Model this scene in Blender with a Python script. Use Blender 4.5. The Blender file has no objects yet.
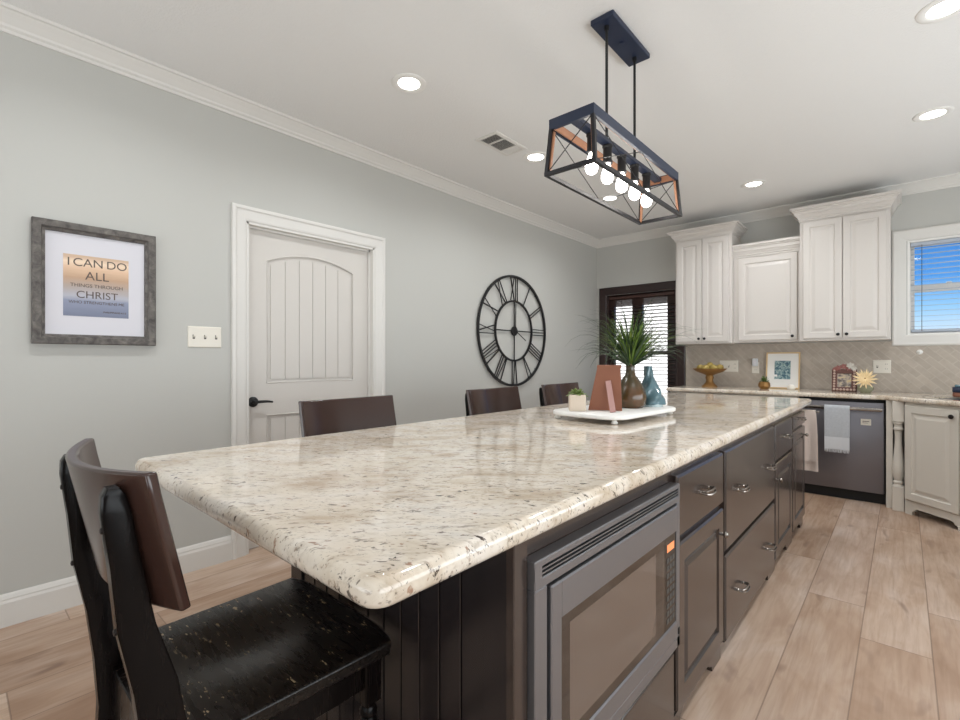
import bpy, bmesh, math, random
from mathutils import Vector, Matrix
random.seed(7)
PI = math.pi
S = bpy.context.scene
COL = S.collection

# ------------------------------------------------------------------ camera
cam_d = bpy.data.cameras.new('camera'); cam = bpy.data.objects.new('camera', cam_d); COL.objects.link(cam)
cam_d.sensor_width = 36.0; cam_d.lens = 475.0/960.0*36.0; cam_d.clip_start = 0.02
cam.location = (0, 0, 1.205); cam.rotation_euler = (PI/2, 0, math.atan(423/475.0))
S.camera = cam

# ------------------------------------------------------------------ world / exposure
def srgb(r, g=None, b=None):
    if isinstance(r, (tuple, list)): r, g, b = r
    f = lambda c: (c/255/12.92) if c/255 <= .04045 else ((c/255+.055)/1.055)**2.4
    return (f(r), f(g), f(b), 1)
W = bpy.data.worlds.new('world'); S.world = W; W.use_nodes = True
wn, wl = W.node_tree.nodes, W.node_tree.links
bg = wn['Background']
hz = wn.new('ShaderNodeMapRange'); hz.inputs['From Min'].default_value = -.12; hz.inputs['From Max'].default_value = -.32
sunny = wn.new('ShaderNodeMix'); sunny.data_type = 'RGBA'; sunny.inputs[7].default_value = (1.5, 1.5, 1.5, 1)      # bright haze on the sun's side
tc = wn.new('ShaderNodeTexCoord'); sx = wn.new('ShaderNodeSeparateXYZ'); rp = wn.new('ShaderNodeValToRGB')
wl.new(tc.outputs['Generated'], sx.inputs[0])
mr = wn.new('ShaderNodeMapRange'); mr.inputs['From Min'].default_value = -.2; mr.inputs['From Max'].default_value = .4
wl.new(sx.outputs['Z'], mr.inputs[0]); wl.new(mr.outputs[0], rp.inputs[0]); wl.new(sx.outputs['X'], hz.inputs[0]); wl.new(hz.outputs[0], sunny.inputs[0]); wl.new(rp.outputs[0], sunny.inputs[6]); wl.new(sunny.outputs[2], bg.inputs[0])
e = rp.color_ramp.elements
e[0].position = .0; e[0].color = (.32, .30, .27, 1)
e[1].position = .31; e[1].color = (.62, .62, .60, 1)
for p, c in ((.345, (.70, .80, .92, 1)), (.40, (.58, .74, .90, 1)), (.47, (.27, .56, .88, 1)), (.545, (.05, .29, .74, 1)), (.63, (.022, .21, .62, 1)), (1.0, (.10, .25, .62, 1))):
    n = e.new(p); n.color = c
bg.inputs[1].default_value = 1.25
S.view_settings.view_transform = 'Standard'; S.view_settings.look = 'None'
S.view_settings.exposure = 0.02; S.view_settings.gamma = 1.0; S.view_settings.use_curve_mapping = False
S.cycles.use_denoising = True
S.cycles.max_bounces = 10; S.cycles.diffuse_bounces = 6; S.cycles.glossy_bounces = 5
S.cycles.sample_clamp_indirect = 6.0

def area(name, loc, rot, sx_, sy_, power, col=(1, 1, 1), spread=PI, shape='RECTANGLE'):
    d = bpy.data.lights.new(name, 'AREA'); d.shape = shape; d.size = sx_; d.size_y = sy_; d.energy = power; d.color = col; d.spread = spread
    o = bpy.data.objects.new(name, d); COL.objects.link(o); o.location = loc; o.rotation_euler = rot; return o
# daylight from windows beside the camera; rear fill added, tilted up to the ceiling
area('rear_fill', (-1.2, -2.60, 1.25), (PI/2+math.radians(50), 0, 0), 3.4, 2.0, 74, (.88, .95, 1))
area('daylight_side', (2.22, 1.7, 1.45), (PI/2+math.radians(24), 0, PI/2), 6.0, 1.9, 185, (.88, .95, 1))

# ------------------------------------------------------------------ materials
def mat(name, col, rough=.5, metal=0.0, spec=.5, coat=0.0, emit=None, estr=0.0):
    m = bpy.data.materials.new(name); m.use_nodes = True
    b = m.node_tree.nodes['Principled BSDF']
    b.inputs['Base Color'].default_value = col if len(col) == 4 else (*col, 1)
    b.inputs['Roughness'].default_value = rough; b.inputs['Metallic'].default_value = metal
    b.inputs['Specular IOR Level'].default_value = spec
    if coat: b.inputs['Coat Weight'].default_value = coat; b.inputs['Coat Roughness'].default_value = .1
    if emit: b.inputs['Emission Color'].default_value = emit; b.inputs['Emission Strength'].default_value = estr
    return m
class NB:
    """small node builder"""
    def __init__(s, m): s.m = m; s.n = m.node_tree.nodes; s.l = m.node_tree.links; s.b = s.n['Principled BSDF']
    def new(s, t, **k):
        q = s.n.new(t)
        for a, v in k.items(): setattr(q, a, v)
        return q
    def put(s, q, i, v):
        if hasattr(v, 'is_output'): s.l.new(v, q.inputs[i])
        elif v is not None: q.inputs[i].default_value = v
    def pos(s): return s.new('ShaderNodeNewGeometry').outputs['Position']
    def obj(s): return s.new('ShaderNodeTexCoord').outputs['Object']
    def map(s, v, scale=(1, 1, 1), rot=(0, 0, 0), loc=(0, 0, 0)):
        q = s.new('ShaderNodeMapping'); s.l.new(v, q.inputs[0]); q.inputs['Scale'].default_value = scale
        q.inputs['Rotation'].default_value = rot; q.inputs['Location'].default_value = loc; return q.outputs[0]
    def noise(s, v, scale, detail=3, rough=.55, dist=0):
        q = s.new('ShaderNodeTexNoise'); s.put(q, 'Vector', v); q.inputs['Scale'].default_value = scale
        q.inputs['Detail'].default_value = detail; q.inputs['Roughness'].default_value = rough; q.inputs['Distortion'].default_value = dist
        return q.outputs['Fac']
    def math(s, op, a, b=None, c=None):
        q = s.new('ShaderNodeMath', operation=op); s.put(q, 0, a); s.put(q, 1, b)
        if c is not None: s.put(q, 2, c)
        return q.outputs[0]
    def ramp(s, v, stops, interp='LINEAR'):
        q = s.new('ShaderNodeValToRGB'); s.l.new(v, q.inputs[0]); cr = q.color_ramp; cr.interpolation = interp
        while len(cr.elements) < len(stops): cr.elements.new(.5)
        for el, (p, c) in zip(cr.elements, stops):
            el.position = p; el.color = c if isinstance(c, tuple) else (c, c, c, 1)
        return q.outputs[0]
    def mix(s, f, a, b, mode='MIX'):
        q = s.new('ShaderNodeMix', data_type='RGBA', blend_type=mode); s.put(q, 0, f); s.put(q, 6, a); s.put(q, 7, b); return q.outputs[2]
    def bump(s, h, st=.2, d=.01):
        q = s.new('ShaderNodeBump'); q.inputs['Strength'].default_value = st; q.inputs['Distance'].default_value = d
        s.l.new(h, q.inputs['Height']); s.l.new(q.outputs[0], s.b.inputs['Normal'])
    def col(s, c): s.put(s.b, 'Base Color', c)
    def rough(s, r): s.put(s.b, 'Roughness', r)

M = {}
M['wall'] = mat('wall_paint', srgb(190, 189, 184), .7, spec=.3)
q = NB(M['wall']); q.bump(q.noise(q.pos(), 220, 2), .06, .004)
M['ceil'] = mat('ceiling_paint', srgb(228, 227, 225), .85, spec=.2)
q = NB(M['ceil']); q.bump(q.noise(q.pos(), 90, 3, .6), .35, .006)
M['trim'] = mat('trim_paint', srgb(218, 215, 210), .42, spec=.4)
M['white'] = mat('cabinet_paint', srgb(206, 200, 194), .42, spec=.4)
M['cream'] = mat('cream_cabinet_paint', srgb(210, 204, 194), .45, spec=.4)
M['doorp'] = mat('door_paint', srgb(208, 203, 197), .45, spec=.4)
M['island'] = mat('island_paint', srgb(54, 44, 40), .24, spec=.6, coat=.3)
M['black'] = mat('black_metal', srgb(26, 25, 26), .5, spec=.4)
M['bronze'] = mat('oiled_bronze', srgb(40, 34, 32), .42, metal=.6)
M['navy'] = mat('dark_navy_metal', srgb(24, 36, 60), .45, spec=.5)
M['wirem'] = mat('dark_steel', srgb(45, 44, 46), .45, metal=.6)
M['chrome'] = mat('brushed_nickel', srgb(150, 143, 137), .27, metal=1)
M['steel'] = mat('stainless_steel', srgb(132, 131, 134), .33, metal=.72)
M['steel_dark'] = mat('dark_stainless', srgb(126, 124, 130), .34, metal=.75)
M['blackgloss'] = mat('black_glass', srgb(16, 14, 14), .06, spec=.6)
M['mwglass'] = mat('microwave_glass', srgb(48, 40, 36), .05, spec=.95)
M['mwscreen'] = mat('microwave_screen', srgb(98, 85, 77), .06, spec=.95)
M['blackplastic'] = mat('black_plastic', srgb(14, 14, 16), .5)
M['plate'] = mat('ivory_plastic', srgb(226, 220, 208), .4)
M['slot'] = mat('dark_slot', srgb(70, 66, 62), .6)
M['lens'] = mat('lamp_lens', (1, 1, 1, 1), .5, emit=(1, .98, .95, 1), estr=9)
M['bulb'] = mat('bulb_glow', (1, 1, 1, 1), .4, emit=(1, .95, .88, 1), estr=14)
M['display'] = mat('amber_display', srgb(60, 20, 10), .4, emit=(1, .32, .12, 1), estr=1.2)
M['gold'] = mat('gold_paint', srgb(146, 108, 60), .45, metal=.5)
M['terracotta'] = mat('brown_leather_board', srgb(134, 84, 62), .55)
M['pinkwood'] = mat('pinkish_strut_wood', srgb(176, 136, 130), .55)
M['wood_light'] = mat('copper_stained_wood', srgb(168, 118, 88), .5)
M['paper'] = mat('mat_board', srgb(214, 212, 218), .7)
M['ink'] = mat('dark_lettering', srgb(96, 84, 78), .7)
M['towel_white'] = mat('towel_white', srgb(214, 216, 220), .95, spec=.1)
M['soil'] = mat('potting_soil', srgb(52, 38, 28), .9)
M['teal'] = mat('teal_glass', srgb(84, 112, 120), .12, spec=.7)
M['clear'] = mat('clear_glass', srgb(190, 204, 206), .06, spec=.7)
M['blindw'] = mat('white_blind', srgb(176, 184, 196), .5)
M['blindb'] = mat('dark_wood_blind', srgb(66, 38, 30), .5)
M['darkwood'] = mat('dark_stained_wood', srgb(44, 26, 24), .35)
M['vinyl'] = mat('white_vinyl', srgb(232, 230, 226), .4)
M['kick'] = mat('kick_black', srgb(14, 13, 14), .6)
for k in ('towel_white',):
    q = NB(M[k]); q.bump(q.noise(q.obj(), 260, 2), .5, .004)

# floor planks, running along Y
M['floor'] = mat('wood_planks', srgb(190, 158, 128), .36, spec=.45)
q = NB(M['floor']); p = q.pos()
sp = q.new('ShaderNodeSeparateXYZ'); q.l.new(p, sp.inputs[0])
rx = q.math('DIVIDE', q.math('ADD', sp.outputs[0], .368+.229*30), .229); row = q.math('FLOOR', rx); fx = q.math('FRACT', rx)
wn1 = q.new('ShaderNodeTexWhiteNoise', noise_dimensions='1D'); q.l.new(row, wn1.inputs['W'])
ry = q.math('ADD', q.math('DIVIDE', q.math('ADD', sp.outputs[1], 40.0), 1.85), q.math('MULTIPLY', wn1.outputs[0], 7.3))
colr = q.math('FLOOR', ry); fy = q.math('FRACT', ry)
wn2 = q.new('ShaderNodeTexWhiteNoise', noise_dimensions='2D')
cmb = q.new('ShaderNodeCombineXYZ'); q.l.new(row, cmb.inputs[0]); q.l.new(colr, cmb.inputs[1]); q.l.new(cmb.outputs[0], wn2.inputs['Vector'])
off = q.new('ShaderNodeVectorMath', operation='MULTIPLY_ADD'); q.l.new(wn2.outputs['Color'], off.inputs[0]); off.inputs[1].default_value = (9, 9, 9); q.l.new(p, off.inputs[2])
grain = q.noise(q.map(off.outputs[0], (16, 1.1, 1)), 3.0, 5, .6, .6)
broad = q.noise(q.map(off.outputs[0], (3.4, 1.3, 1)), 1.8, 3, .55, .5)
knot = q.noise(q.map(off.outputs[0], (6, 2.4, 1)), 1.5, 2, .5, .4)
base = q.ramp(broad, [(.3, srgb(172, 148, 128)), (.5, srgb(192, 172, 154)), (.72, srgb(206, 192, 180))])
base = q.mix(q.ramp(grain, [(.40, 0.0), (.72, .5)]), base, srgb(160, 136, 116))
base = q.mix(q.ramp(knot, [(.64, 0.0), (.76, .55)]), base, srgb(122, 98, 86))
tint = q.ramp(wn2.outputs[0], [(0, srgb(214, 196, 184)), (.5, srgb(250, 240, 232)), (1, srgb(255, 250, 250))])
base = q.mix(1.0, base, tint, 'MULTIPLY')
ex = q.math('MINIMUM', fx, q.math('SUBTRACT', 1.0, fx)); ey = q.math('MINIMUM', fy, q.math('SUBTRACT', 1.0, fy))
gap = q.math('MAXIMUM', q.math('LESS_THAN', ex, .010), q.math('LESS_THAN', ey, .0013))
base = q.mix(q.math('MULTIPLY', gap, .55), base, srgb(96, 72, 58)); q.col(base)
q.rough(q.ramp(grain, [(.3, .30), (.7, .44)])); q.bump(q.math('SUBTRACT', q.math('MULTIPLY', grain, .25), gap), .25, .003)

# granite
def granite(name, scale=1.0):
    m = mat(name, srgb(222, 212, 198), .07, spec=.55)
    q = NB(m); p0 = q.pos(); p = q.map(p0, rot=(0, 0, -.73)); st = q.map(p, (1.0*scale, 1.9*scale, 1.4*scale), rot=(0, 0, .55))
    base = q.ramp(q.noise(st, 5, 4, .6, .4), [(.28, srgb(190, 172, 150)), (.46, srgb(217, 205, 189)), (.62, srgb(225, 216, 205)), (.8, srgb(206, 200, 193))])
    base = q.mix(q.ramp(q.noise(st, 22, 5, .65, .8), [(.52, 0.0), (.72, .62)]), base, srgb(164, 146, 126))
    base = q.mix(q.ramp(q.noise(q.map(p, (scale, 2.2*scale, scale), rot=(0, 0, .7), loc=(3, 1, 0)), 34, 3, .6, .3), [(.64, 0.0), (.71, .85)]), base, srgb(150, 112, 88))
    base = q.mix(q.ramp(q.noise(q.map(p0, loc=(4, 2, 1)), 3.2, 4, .6, .3), [(.58, 0.0), (.72, .55)]), base, srgb(158, 128, 94))
    base = q.mix(q.ramp(q.noise(q.map(p, (1.0*scale, 2.6*scale, 1.6*scale), loc=(8, 3, 5)), 52, 4, .6, .4), [(.58, 0.0), (.66, .6)]), base, srgb(132, 110, 92))
    clus = q.ramp(q.noise(st, 3.5, 2), [(.38, .0), (.62, 1.0)])
    d1 = q.ramp(q.noise(q.map(p, (1.0*scale, 2.4*scale, 1.5*scale), rot=(0, 0, .5), loc=(1, 7, 2)), 33, 4, .62, .5), [(.60, 0.0), (.645, 1.0)])
    base = q.mix(q.math('MULTIPLY', d1, q.math('ADD', q.math('MULTIPLY', clus, .60), .38)), base, srgb(62, 50, 44))
    d2 = q.ramp(q.noise(q.map(p, (1.2*scale, 1.8*scale, 1.3*scale), loc=(5, 2, 9)), 85, 2, .5), [(.68, 0.0), (.72, .8)])
    base = q.mix(d2, base, srgb(98, 84, 74)); q.col(base); return m
M['granite'] = granite('granite')
# tile backsplash, diagonal herringbone-like laid stone
M['tile'] = mat('stone_tile', srgb(186, 176, 164), .35, spec=.4)
q = NB(M['tile']); p = q.pos()
sw = q.new('ShaderNodeSeparateXYZ'); q.l.new(p, sw.inputs[0]); cb = q.new('ShaderNodeCombineXYZ'); q.l.new(sw.outputs[0], cb.inputs[0]); q.l.new(sw.outputs[2], cb.inputs[1])
br = q.new('ShaderNodeTexBrick'); q.l.new(q.map(cb.outputs[0], (1, 1, 1), rot=(0, 0, PI/4)), br.inputs['Vector'])
br.inputs['Scale'].default_value = 1; br.inputs['Brick Width'].default_value = .15; br.inputs['Row Height'].default_value = .05; br.inputs['Mortar Size'].default_value = .0028
br.offset = .5; br.inputs['Color1'].default_value = srgb(186, 175, 162); br.inputs['Color2'].default_value = srgb(176, 165, 153); br.inputs['Mortar'].default_value = srgb(191, 182, 170)
q.col(q.mix(q.ramp(q.noise(p, 14, 4), [(.4, 0.0), (.75, .4)]), br.outputs['Color'], srgb(150, 136, 124)))
q.bump(br.outputs['Fac'], -.3, .003)

def woodish(name, c1, c2, c3, rough, axis=(14, 14, 1.4), coat=0, scuff=None, spec=.5):
    m = mat(name, c2, rough, spec=spec, coat=coat); q = NB(m); v = q.obj()
    g = q.noise(q.map(v, axis), 4, 4, .6, .5)
    b = q.ramp(g, [(.3, c1), (.55, c2), (.8, c3)])
    if scuff:
        s1 = q.ramp(q.noise(q.map(v, (22, 60, 30), rot=(0, 0, .4)), 1.6, 3, .6), [(.635, 0.0), (.66, 1.0)])
        s2 = q.ramp(q.noise(v, 7, 2), [(.46, 0.0), (.56, 1.0)])
        b = q.mix(q.math('MULTIPLY', s1, s2), b, scuff)
        pt = q.new('ShaderNodeNewGeometry').outputs['Pointiness']      # worn edges
        b = q.mix(q.math('MULTIPLY', q.ramp(pt, [(.56, 0.0), (.62, .8)]), q.ramp(q.noise(v, 20, 3), [(.42, 0.0), (.56, 1.0)])), b, srgb(150, 118, 84))
    q.col(b); q.rough(q.ramp(g, [(.2, max(.05, rough-.06)), (.8, rough+.10)])); return m
M['seat'] = woodish('worn_black_seat', srgb(16, 13, 12), srgb(22, 18, 16), srgb(34, 27, 22), .26, (3, 18, 18), spec=.3, scuff=srgb(170, 150, 120))
M['stool'] = woodish('espresso_wood', srgb(11, 8, 8), srgb(15, 11, 10), srgb(24, 17, 14), .24, spec=.15)
M['stoolback'] = mat('espresso_back_panel', srgb(58, 39, 33), .2, spec=.6)
M['barn'] = woodish('grey_barn_wood', srgb(66, 62, 60), srgb(106, 101, 97), srgb(140, 134, 128), .75, (20, 6, 6))
M['island_end'] = mat('island_end_dark', srgb(34, 29, 30), .26, spec=.5)  # near-black tone, darker than the island fronts

def glassy(name, tint=(1, 1, 1, 1), fac=.07):
    m = bpy.data.materials.new(name); m.use_nodes = True; n, l = m.node_tree.nodes, m.node_tree.links
    n.remove(n['Principled BSDF']); o = n['Material Output']
    t = n.new('ShaderNodeBsdfTransparent'); t.inputs[0].default_value = tint; g = n.new('ShaderNodeBsdfGlossy'); g.inputs['Roughness'].default_value = .03
    x = n.new('ShaderNodeMixShader'); x.inputs[0].default_value = fac; l.new(t.outputs[0], x.inputs[1]); l.new(g.outputs[0], x.inputs[2]); l.new(x.outputs[0], o.inputs[0]); return m
M['pane'] = glassy('window_glass')

# ------------------------------------------------------------------ mesh helpers
LOC = {}
class MB:
    def __init__(s): s.bm = bmesh.new(); s.mi = 0
    def _f(s, vs):
        try:
            f = s.bm.faces.new(vs); f.material_index = s.mi; return f
        except ValueError: return None
    def box(s, x0, x1, y0, y1, z0, z1, bev=0.0, M4=None, seg=1):
        b = bmesh.new(); bmesh.ops.create_cube(b, size=1)
        for v in b.verts: v.co = Vector(((x0+x1)/2+v.co.x*(x1-x0), (y0+y1)/2+v.co.y*(y1-y0), (z0+z1)/2+v.co.z*(z1-z0)))
        if bev: bmesh.ops.bevel(b, geom=list(b.edges), offset=bev, segments=seg, affect='EDGES', profile=.5)
        s.merge(b, M4); return s
    def merge(s, b, M4=None):
        mp = {}
        for v in b.verts: mp[v] = s.bm.verts.new(M4 @ v.co if M4 else v.co)
        for f in b.faces: s._f([mp[v] for v in f.verts])
        b.free()
    def ring(s, pts): return [s.bm.verts.new(p) for p in pts]
    def loft(s, rings, closed=True, cap0=True, cap1=True):
        R = [s.ring(r) for r in rings]; n = len(R[0])
        for a, b in zip(R, R[1:]):
            for i in range(n if closed else n-1):
                j = (i+1) % n; s._f([a[i], a[j], b[j], b[i]])
        if closed:
            if cap0: s._f(R[0][::-1])
            if cap1: s._f(R[-1])
        return s
    def lathe(s, prof, c=(0, 0, 0), axis='Z', seg=24, M4=None, cap=True):
        c = Vector(c); rings = []
        for r, h in prof:
            pts = []
            for i in range(seg):
                t = 2*PI*i/seg; x, y = r*math.cos(t), r*math.sin(t)
                v = {'Z': (x, y, h), 'X': (h, x, y), 'Y': (y, h, x)}[axis]
                v = c+Vector(v); pts.append(M4 @ v if M4 else v)
            rings.append(pts)
        return s.loft(rings, True, cap and prof[0][0] > 1e-5, cap and prof[-1][0] > 1e-5)
    def tube(s, path, r, seg=8, closed=False):
        P = [Vector(p) for p in path]; n = len(P); rad = r if isinstance(r, (list, tuple)) else [r]*n; rings = []
        up = None
        for i in range(n):
            if closed: t = P[(i+1) % n]-P[i-1]
            else: t = P[min(i+1, n-1)]-P[max(i-1, 0)]
            t.normalize()
            if up is None:
                up = Vector((0, 0, 1)) if abs(t.z) < .9 else Vector((1, 0, 0))
            a = t.cross(up).normalized(); b = a.cross(t).normalized(); up = b
            rings.append([P[i]+rad[i]*(math.cos(2*PI*k/seg)*a+math.sin(2*PI*k/seg)*b) for k in range(seg)])
        if closed:
            R = [s.ring(x) for x in rings]
            for i in range(n):
                A, B = R[i], R[(i+1) % n]
                for k in range(seg): s._f([A[k], A[(k+1) % seg], B[(k+1) % seg], B[k]])
        else: s.loft(rings)
        return s
    def bar(s, p0, p1, w, t, up=(0, 0, 1)):
        """rectangular bar from p0 to p1, w across, t along 'up'"""
        p0, p1 = Vector(p0), Vector(p1); d = (p1-p0).normalized(); a = d.cross(Vector(up)).normalized(); b = a.cross(d).normalized()
        q = [(-w/2, -t/2), (w/2, -t/2), (w/2, t/2), (-w/2, t/2)]
        return s.loft([[p+a*x+b*y for x, y in q] for p in (p0, p1)])
    def prism(s, poly, f, w0, w1):
        """poly of (u,v), f maps (u,v,w) to a point"""
        return s.loft([[f(u, v, w0) for u, v in poly], [f(u, v, w1) for u, v in poly]])
    def panel(s, f, u0, u1, v0, v1, levels, cap=True):
        """concentric rectangles: levels of (inset, w)"""
        return s.loft([[f(u0+i, v0+i, w), f(u1-i, v0+i, w), f(u1-i, v1-i, w), f(u0+i, v1-i, w)] for i, w in levels], True, True, cap)
    def framing(s, f, u0, u1, v0, v1, prof):
        """mitred frame: closed profile of (inset, w) swept round a rectangle"""
        R = [s.ring([f(u0+i, v0+i, w), f(u1-i, v0+i, w), f(u1-i, v1-i, w), f(u0+i, v1-i, w)]) for i, w in prof]
        for a, b in zip(R, R[1:]+R[:1]):
            for k in range(4): s._f([a[k], a[(k+1) % 4], b[(k+1) % 4], b[k]])
        return s
    def build(s, name, m, parent=None, smooth=False, loc=None, angle=35, sub=0):
        bmesh.ops.remove_doubles(s.bm, verts=s.bm.verts, dist=1e-6)
        bmesh.ops.recalc_face_normals(s.bm, faces=s.bm.faces)
        off = Vector(loc) if loc is not None else (LOC.get(parent.name, Vector()) if parent else Vector())
        if off.length: bmesh.ops.translate(s.bm, verts=s.bm.verts, vec=-off)
        me = bpy.data.meshes.new(name); s.bm.to_mesh(me); s.bm.free()
        for x in (m if isinstance(m, (list, tuple)) else [m]): me.materials.append(M[x] if isinstance(x, str) else x)
        if smooth:
            for p_ in me.polygons: p_.use_smooth = True
            if angle and hasattr(me, 'set_sharp_from_angle'): me.set_sharp_from_angle(angle=math.radians(angle))
        o = bpy.data.objects.new(name, me); COL.objects.link(o)
        if parent: o.parent = parent; LOC[o.name] = off
        else: o.location = off; LOC[o.name] = off
        if sub:
            md = o.modifiers.new('sub', 'SUBSURF'); md.levels = sub; md.render_levels = sub
        return o
def tag(o, label=None, cat=None, group=None, kind=None):
    if label: o['label'] = label
    if cat: o['category'] = cat
    if group: o['group'] = group
    if kind: o['kind'] = kind
    return o
def thing(name, label, cat, loc, group=None, kind=None, rotz=0, local=False):
    o = bpy.data.objects.new(name, None); COL.objects.link(o); o.location = loc; o.rotation_euler = (0, 0, rotz); o.empty_display_size = .1
    LOC[o.name] = Vector() if local else Vector(loc)
    return tag(o, label, cat, group, kind)
def struct(o): o['kind'] = 'structure'; return o
def copy_tree(o, parent=None):
    c = o.copy(); COL.objects.link(c); c.parent = parent
    for ch in [x for x in S.objects if x.parent == o]: copy_tree(ch, c)
    return c
FX = lambda X: (lambda u, v, w: Vector((X+w, u, v)))      # plane facing +X: u=Y, v=Z, w=out
FY = lambda Y: (lambda u, v, w: Vector((u, Y-w, v)))      # plane facing -Y: u=X
def wall_pieces(mb, f, u0, u1, v0, v1, holes, t):
    """wall slab of thickness t (behind the plane) with rectangular holes"""
    us = sorted({u0, u1, *[h[0] for h in holes], *[h[1] for h in holes]}); vs = sorted({v0, v1, *[h[2] for h in holes], *[h[3] for h in holes]})
    for a, b in zip(us, us[1:]):
        for c, d in zip(vs, vs[1:]):
            mu, mv = (a+b)/2, (c+d)/2
            if any(h[0] < mu < h[1] and h[2] < mv < h[3] for h in holes): continue
            mb.loft([[f(a, c, w), f(b, c, w), f(b, d, w), f(a, d, w)] for w in (-t, 0)])
def text_line(txt, size, f, u, v, w, m, parent):
    ws = []
    for t_ in txt.split():
        cu = bpy.data.curves.new('txt', 'FONT'); cu.body = t_; cu.size = size; o = bpy.data.objects.new('txt', cu); COL.objects.link(o)
        bpy.context.view_layer.update(); ws.append(o.dimensions.x); bpy.data.objects.remove(o)
    sp = size*.30; x = u-(sum(ws)+sp*(len(ws)-1))/2
    for t_, w_ in zip(txt.split(), ws): text_mesh('lettering', t_, size, f, x, v, w, m, parent, 'LEFT'); x += w_+sp
def text_mesh(name, txt, size, f, u, v, w, m, parent, align='CENTER', depth=.0006):
    cu = bpy.data.curves.new('txt', 'FONT'); cu.body = txt; cu.size = size; cu.align_x = align; cu.extrude = depth
    o = bpy.data.objects.new('txt', cu); COL.objects.link(o)
    me = bpy.data.meshes.new_from_object(o.evaluated_get(bpy.context.evaluated_depsgraph_get())); bpy.data.objects.remove(o)
    off = LOC.get(parent.name, Vector())
    for vt in me.vertices: vt.co = f(u+vt.co.x, v+vt.co.y, w+vt.co.z)-off
    me.name = name; me.materials.clear(); me.materials.append(M[m]); r = bpy.data.objects.new(name, me); COL.objects.link(r); r.parent = parent; LOC[r.name] = off; return r

# ------------------------------------------------------------------ room shell
XL, XR, YB, YF, H = -3.04, 2.30, 5.75, -2.80, 2.78
mb = MB(); mb.box(XL-.2, XR+.2, YF-.2, YB+.2, -.1, 0); struct(mb.build('floor', 'floor'))
mb = MB(); mb.box(XL-.2, XR+.2, YF-.2, YB+.2, H, H+.1); struct(mb.build('ceiling', 'ceil'))
D1 = (1.235, 2.19, 0, 2.065)                    # pantry door opening on the side wall
mb = MB(); wall_pieces(mb, FX(XL), YF, YB, 0, H, [D1], .2); struct(mb.build('wall_left', 'wall'))
W2 = (-2.895, -1.995, .30, 2.045); W1 = (.03, .93, 1.425, 2.275)
mb = MB(); wall_pieces(mb, FY(YB), XL-.2, XR+.2, 0, H, [W2, W1], .2); struct(mb.build('wall_back', 'wall'))
mb = MB(); mb.box(XR, XR+.2, YF, YB, 0, H); struct(mb.build('wall_right', 'wall'))
mb = MB(); mb.box(XL, XR, YF-.2, YF, 0, H); struct(mb.build('wall_rear', 'wall'))
# crown moulding, mitred in the corner
CR = [(0, H-.092), (.010, H-.092), (.012, H-.078), (.022, H-.070), (.026, H-.060), (.050, H-.036), (.066, H-.022), (.072, H-.016), (.084, H-.014), (.086, H), (0, H)]
def crown(name, f):
    mb = MB(); mb.loft([[f(o, z, k) for o, z in CR] for k in (0, 1)]); struct(mb.build(name, 'trim'))
crown('trim_1', lambda o, z, k: Vector((XL+o, YF if k == 0 else YB-o, z)))
crown('trim_2', lambda o, z, k: Vector((XL+o if k == 0 else XR-o, YB-o, z)))
crown('trim_3', lambda o, z, k: Vector((XR-o, YB-o if k == 0 else YF, z)))
BB = [(0, 0), (.017, 0), (.017, .105), (.013, .118), (.013, .124), (.008, .138), (.004, .145), (0, .145)]
for nm, a, b in (('baseboard_left', YF, 1.146), ('baseboard_left.001', 2.279, YB)):
    mb = MB(); mb.loft([[Vector((XL+o, y, z)) for o, z in BB] for y in (a, b)]); struct(mb.build(nm, 'trim'))
mb = MB(); mb.loft([[Vector((x, YB-o, z)) for o, z in BB] for x in (XL, -1.9)]); struct(mb.build('baseboard_back', 'trim'))
# casing profile
CAS = [(0, 0), (0, .022), (.010, .026), (.020, .026), (.028, .018), (.040, .016), (.075, .013), (.085, .010), (.090, .006), (.090, 0)]

# ------------------------------------------------------------------ door_1 : arched plank panel door
d1 = thing('door_1', 'cream arched plank-panel interior door in the grey side wall', 'door', (XL, 1.7125, 0), kind='structure')
mb = MB(); f = FX(XL)
y0, y1, zt = 1.146, 2.279, 2.155
for k in range(len(CAS)): pass
def casing_loft(mb, f, y0, y1, z0, z1, prof):
    R = []
    for i, w in prof: R.append(mb.ring([f(y0+i, z0, w), f(y0+i, z1-i, w), f(y1-i, z1-i, w), f(y1-i, z0, w)]))
    for a, b in zip(R, R[1:]+R[:1]):
        for k in range(3): mb._f([a[k], a[k+1], b[k+1], b[k]])
    mb._f([r[0] for r in R]); mb._f([r[3] for r in R])
casing_loft(mb, f, y0, y1, 0, zt, CAS); mb.build('casing', 'trim', d1)
mb = MB()
mb.box(XL-.19, XL+.004, D1[0], D1[0]+.014, 0, D1[3]); mb.box(XL-.19, XL+.004, D1[1]-.014, D1[1], 0, D1[3]); mb.box(XL-.19, XL+.004, D1[0], D1[1], D1[3]-.014, D1[3])
sX = XL-.055      # front face of slab
mb.box(sX+.004, sX+.018, D1[0]+.014, D1[0]+.026, 0, D1[3]-.014); mb.box(sX+.004, sX+.018, D1[1]-.026, D1[1]-.014, 0, D1[3]-.014); mb.box(sX+.004, sX+.018, D1[0]+.014, D1[1]-.014, D1[3]-.026, D1[3]-.014)
mb.build('jamb', 'trim', d1)
a, b, top = D1[0]+.016, D1[1]-.016, D1[3]-.016
py0, py1 = 1.388, 2.037
mb = MB(); f = FX(sX)
zA0, zA1, zS, zP = 1.055, None, 1.850, 1.922
def arch(y0, y1, zs, zp, n=18):
    return [(y0+(y1-y0)*i/n, zs+(zp-zs)*math.sin(PI*i/n)**.8 if 0 < i < n else zs) for i in range(n+1)]
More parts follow.
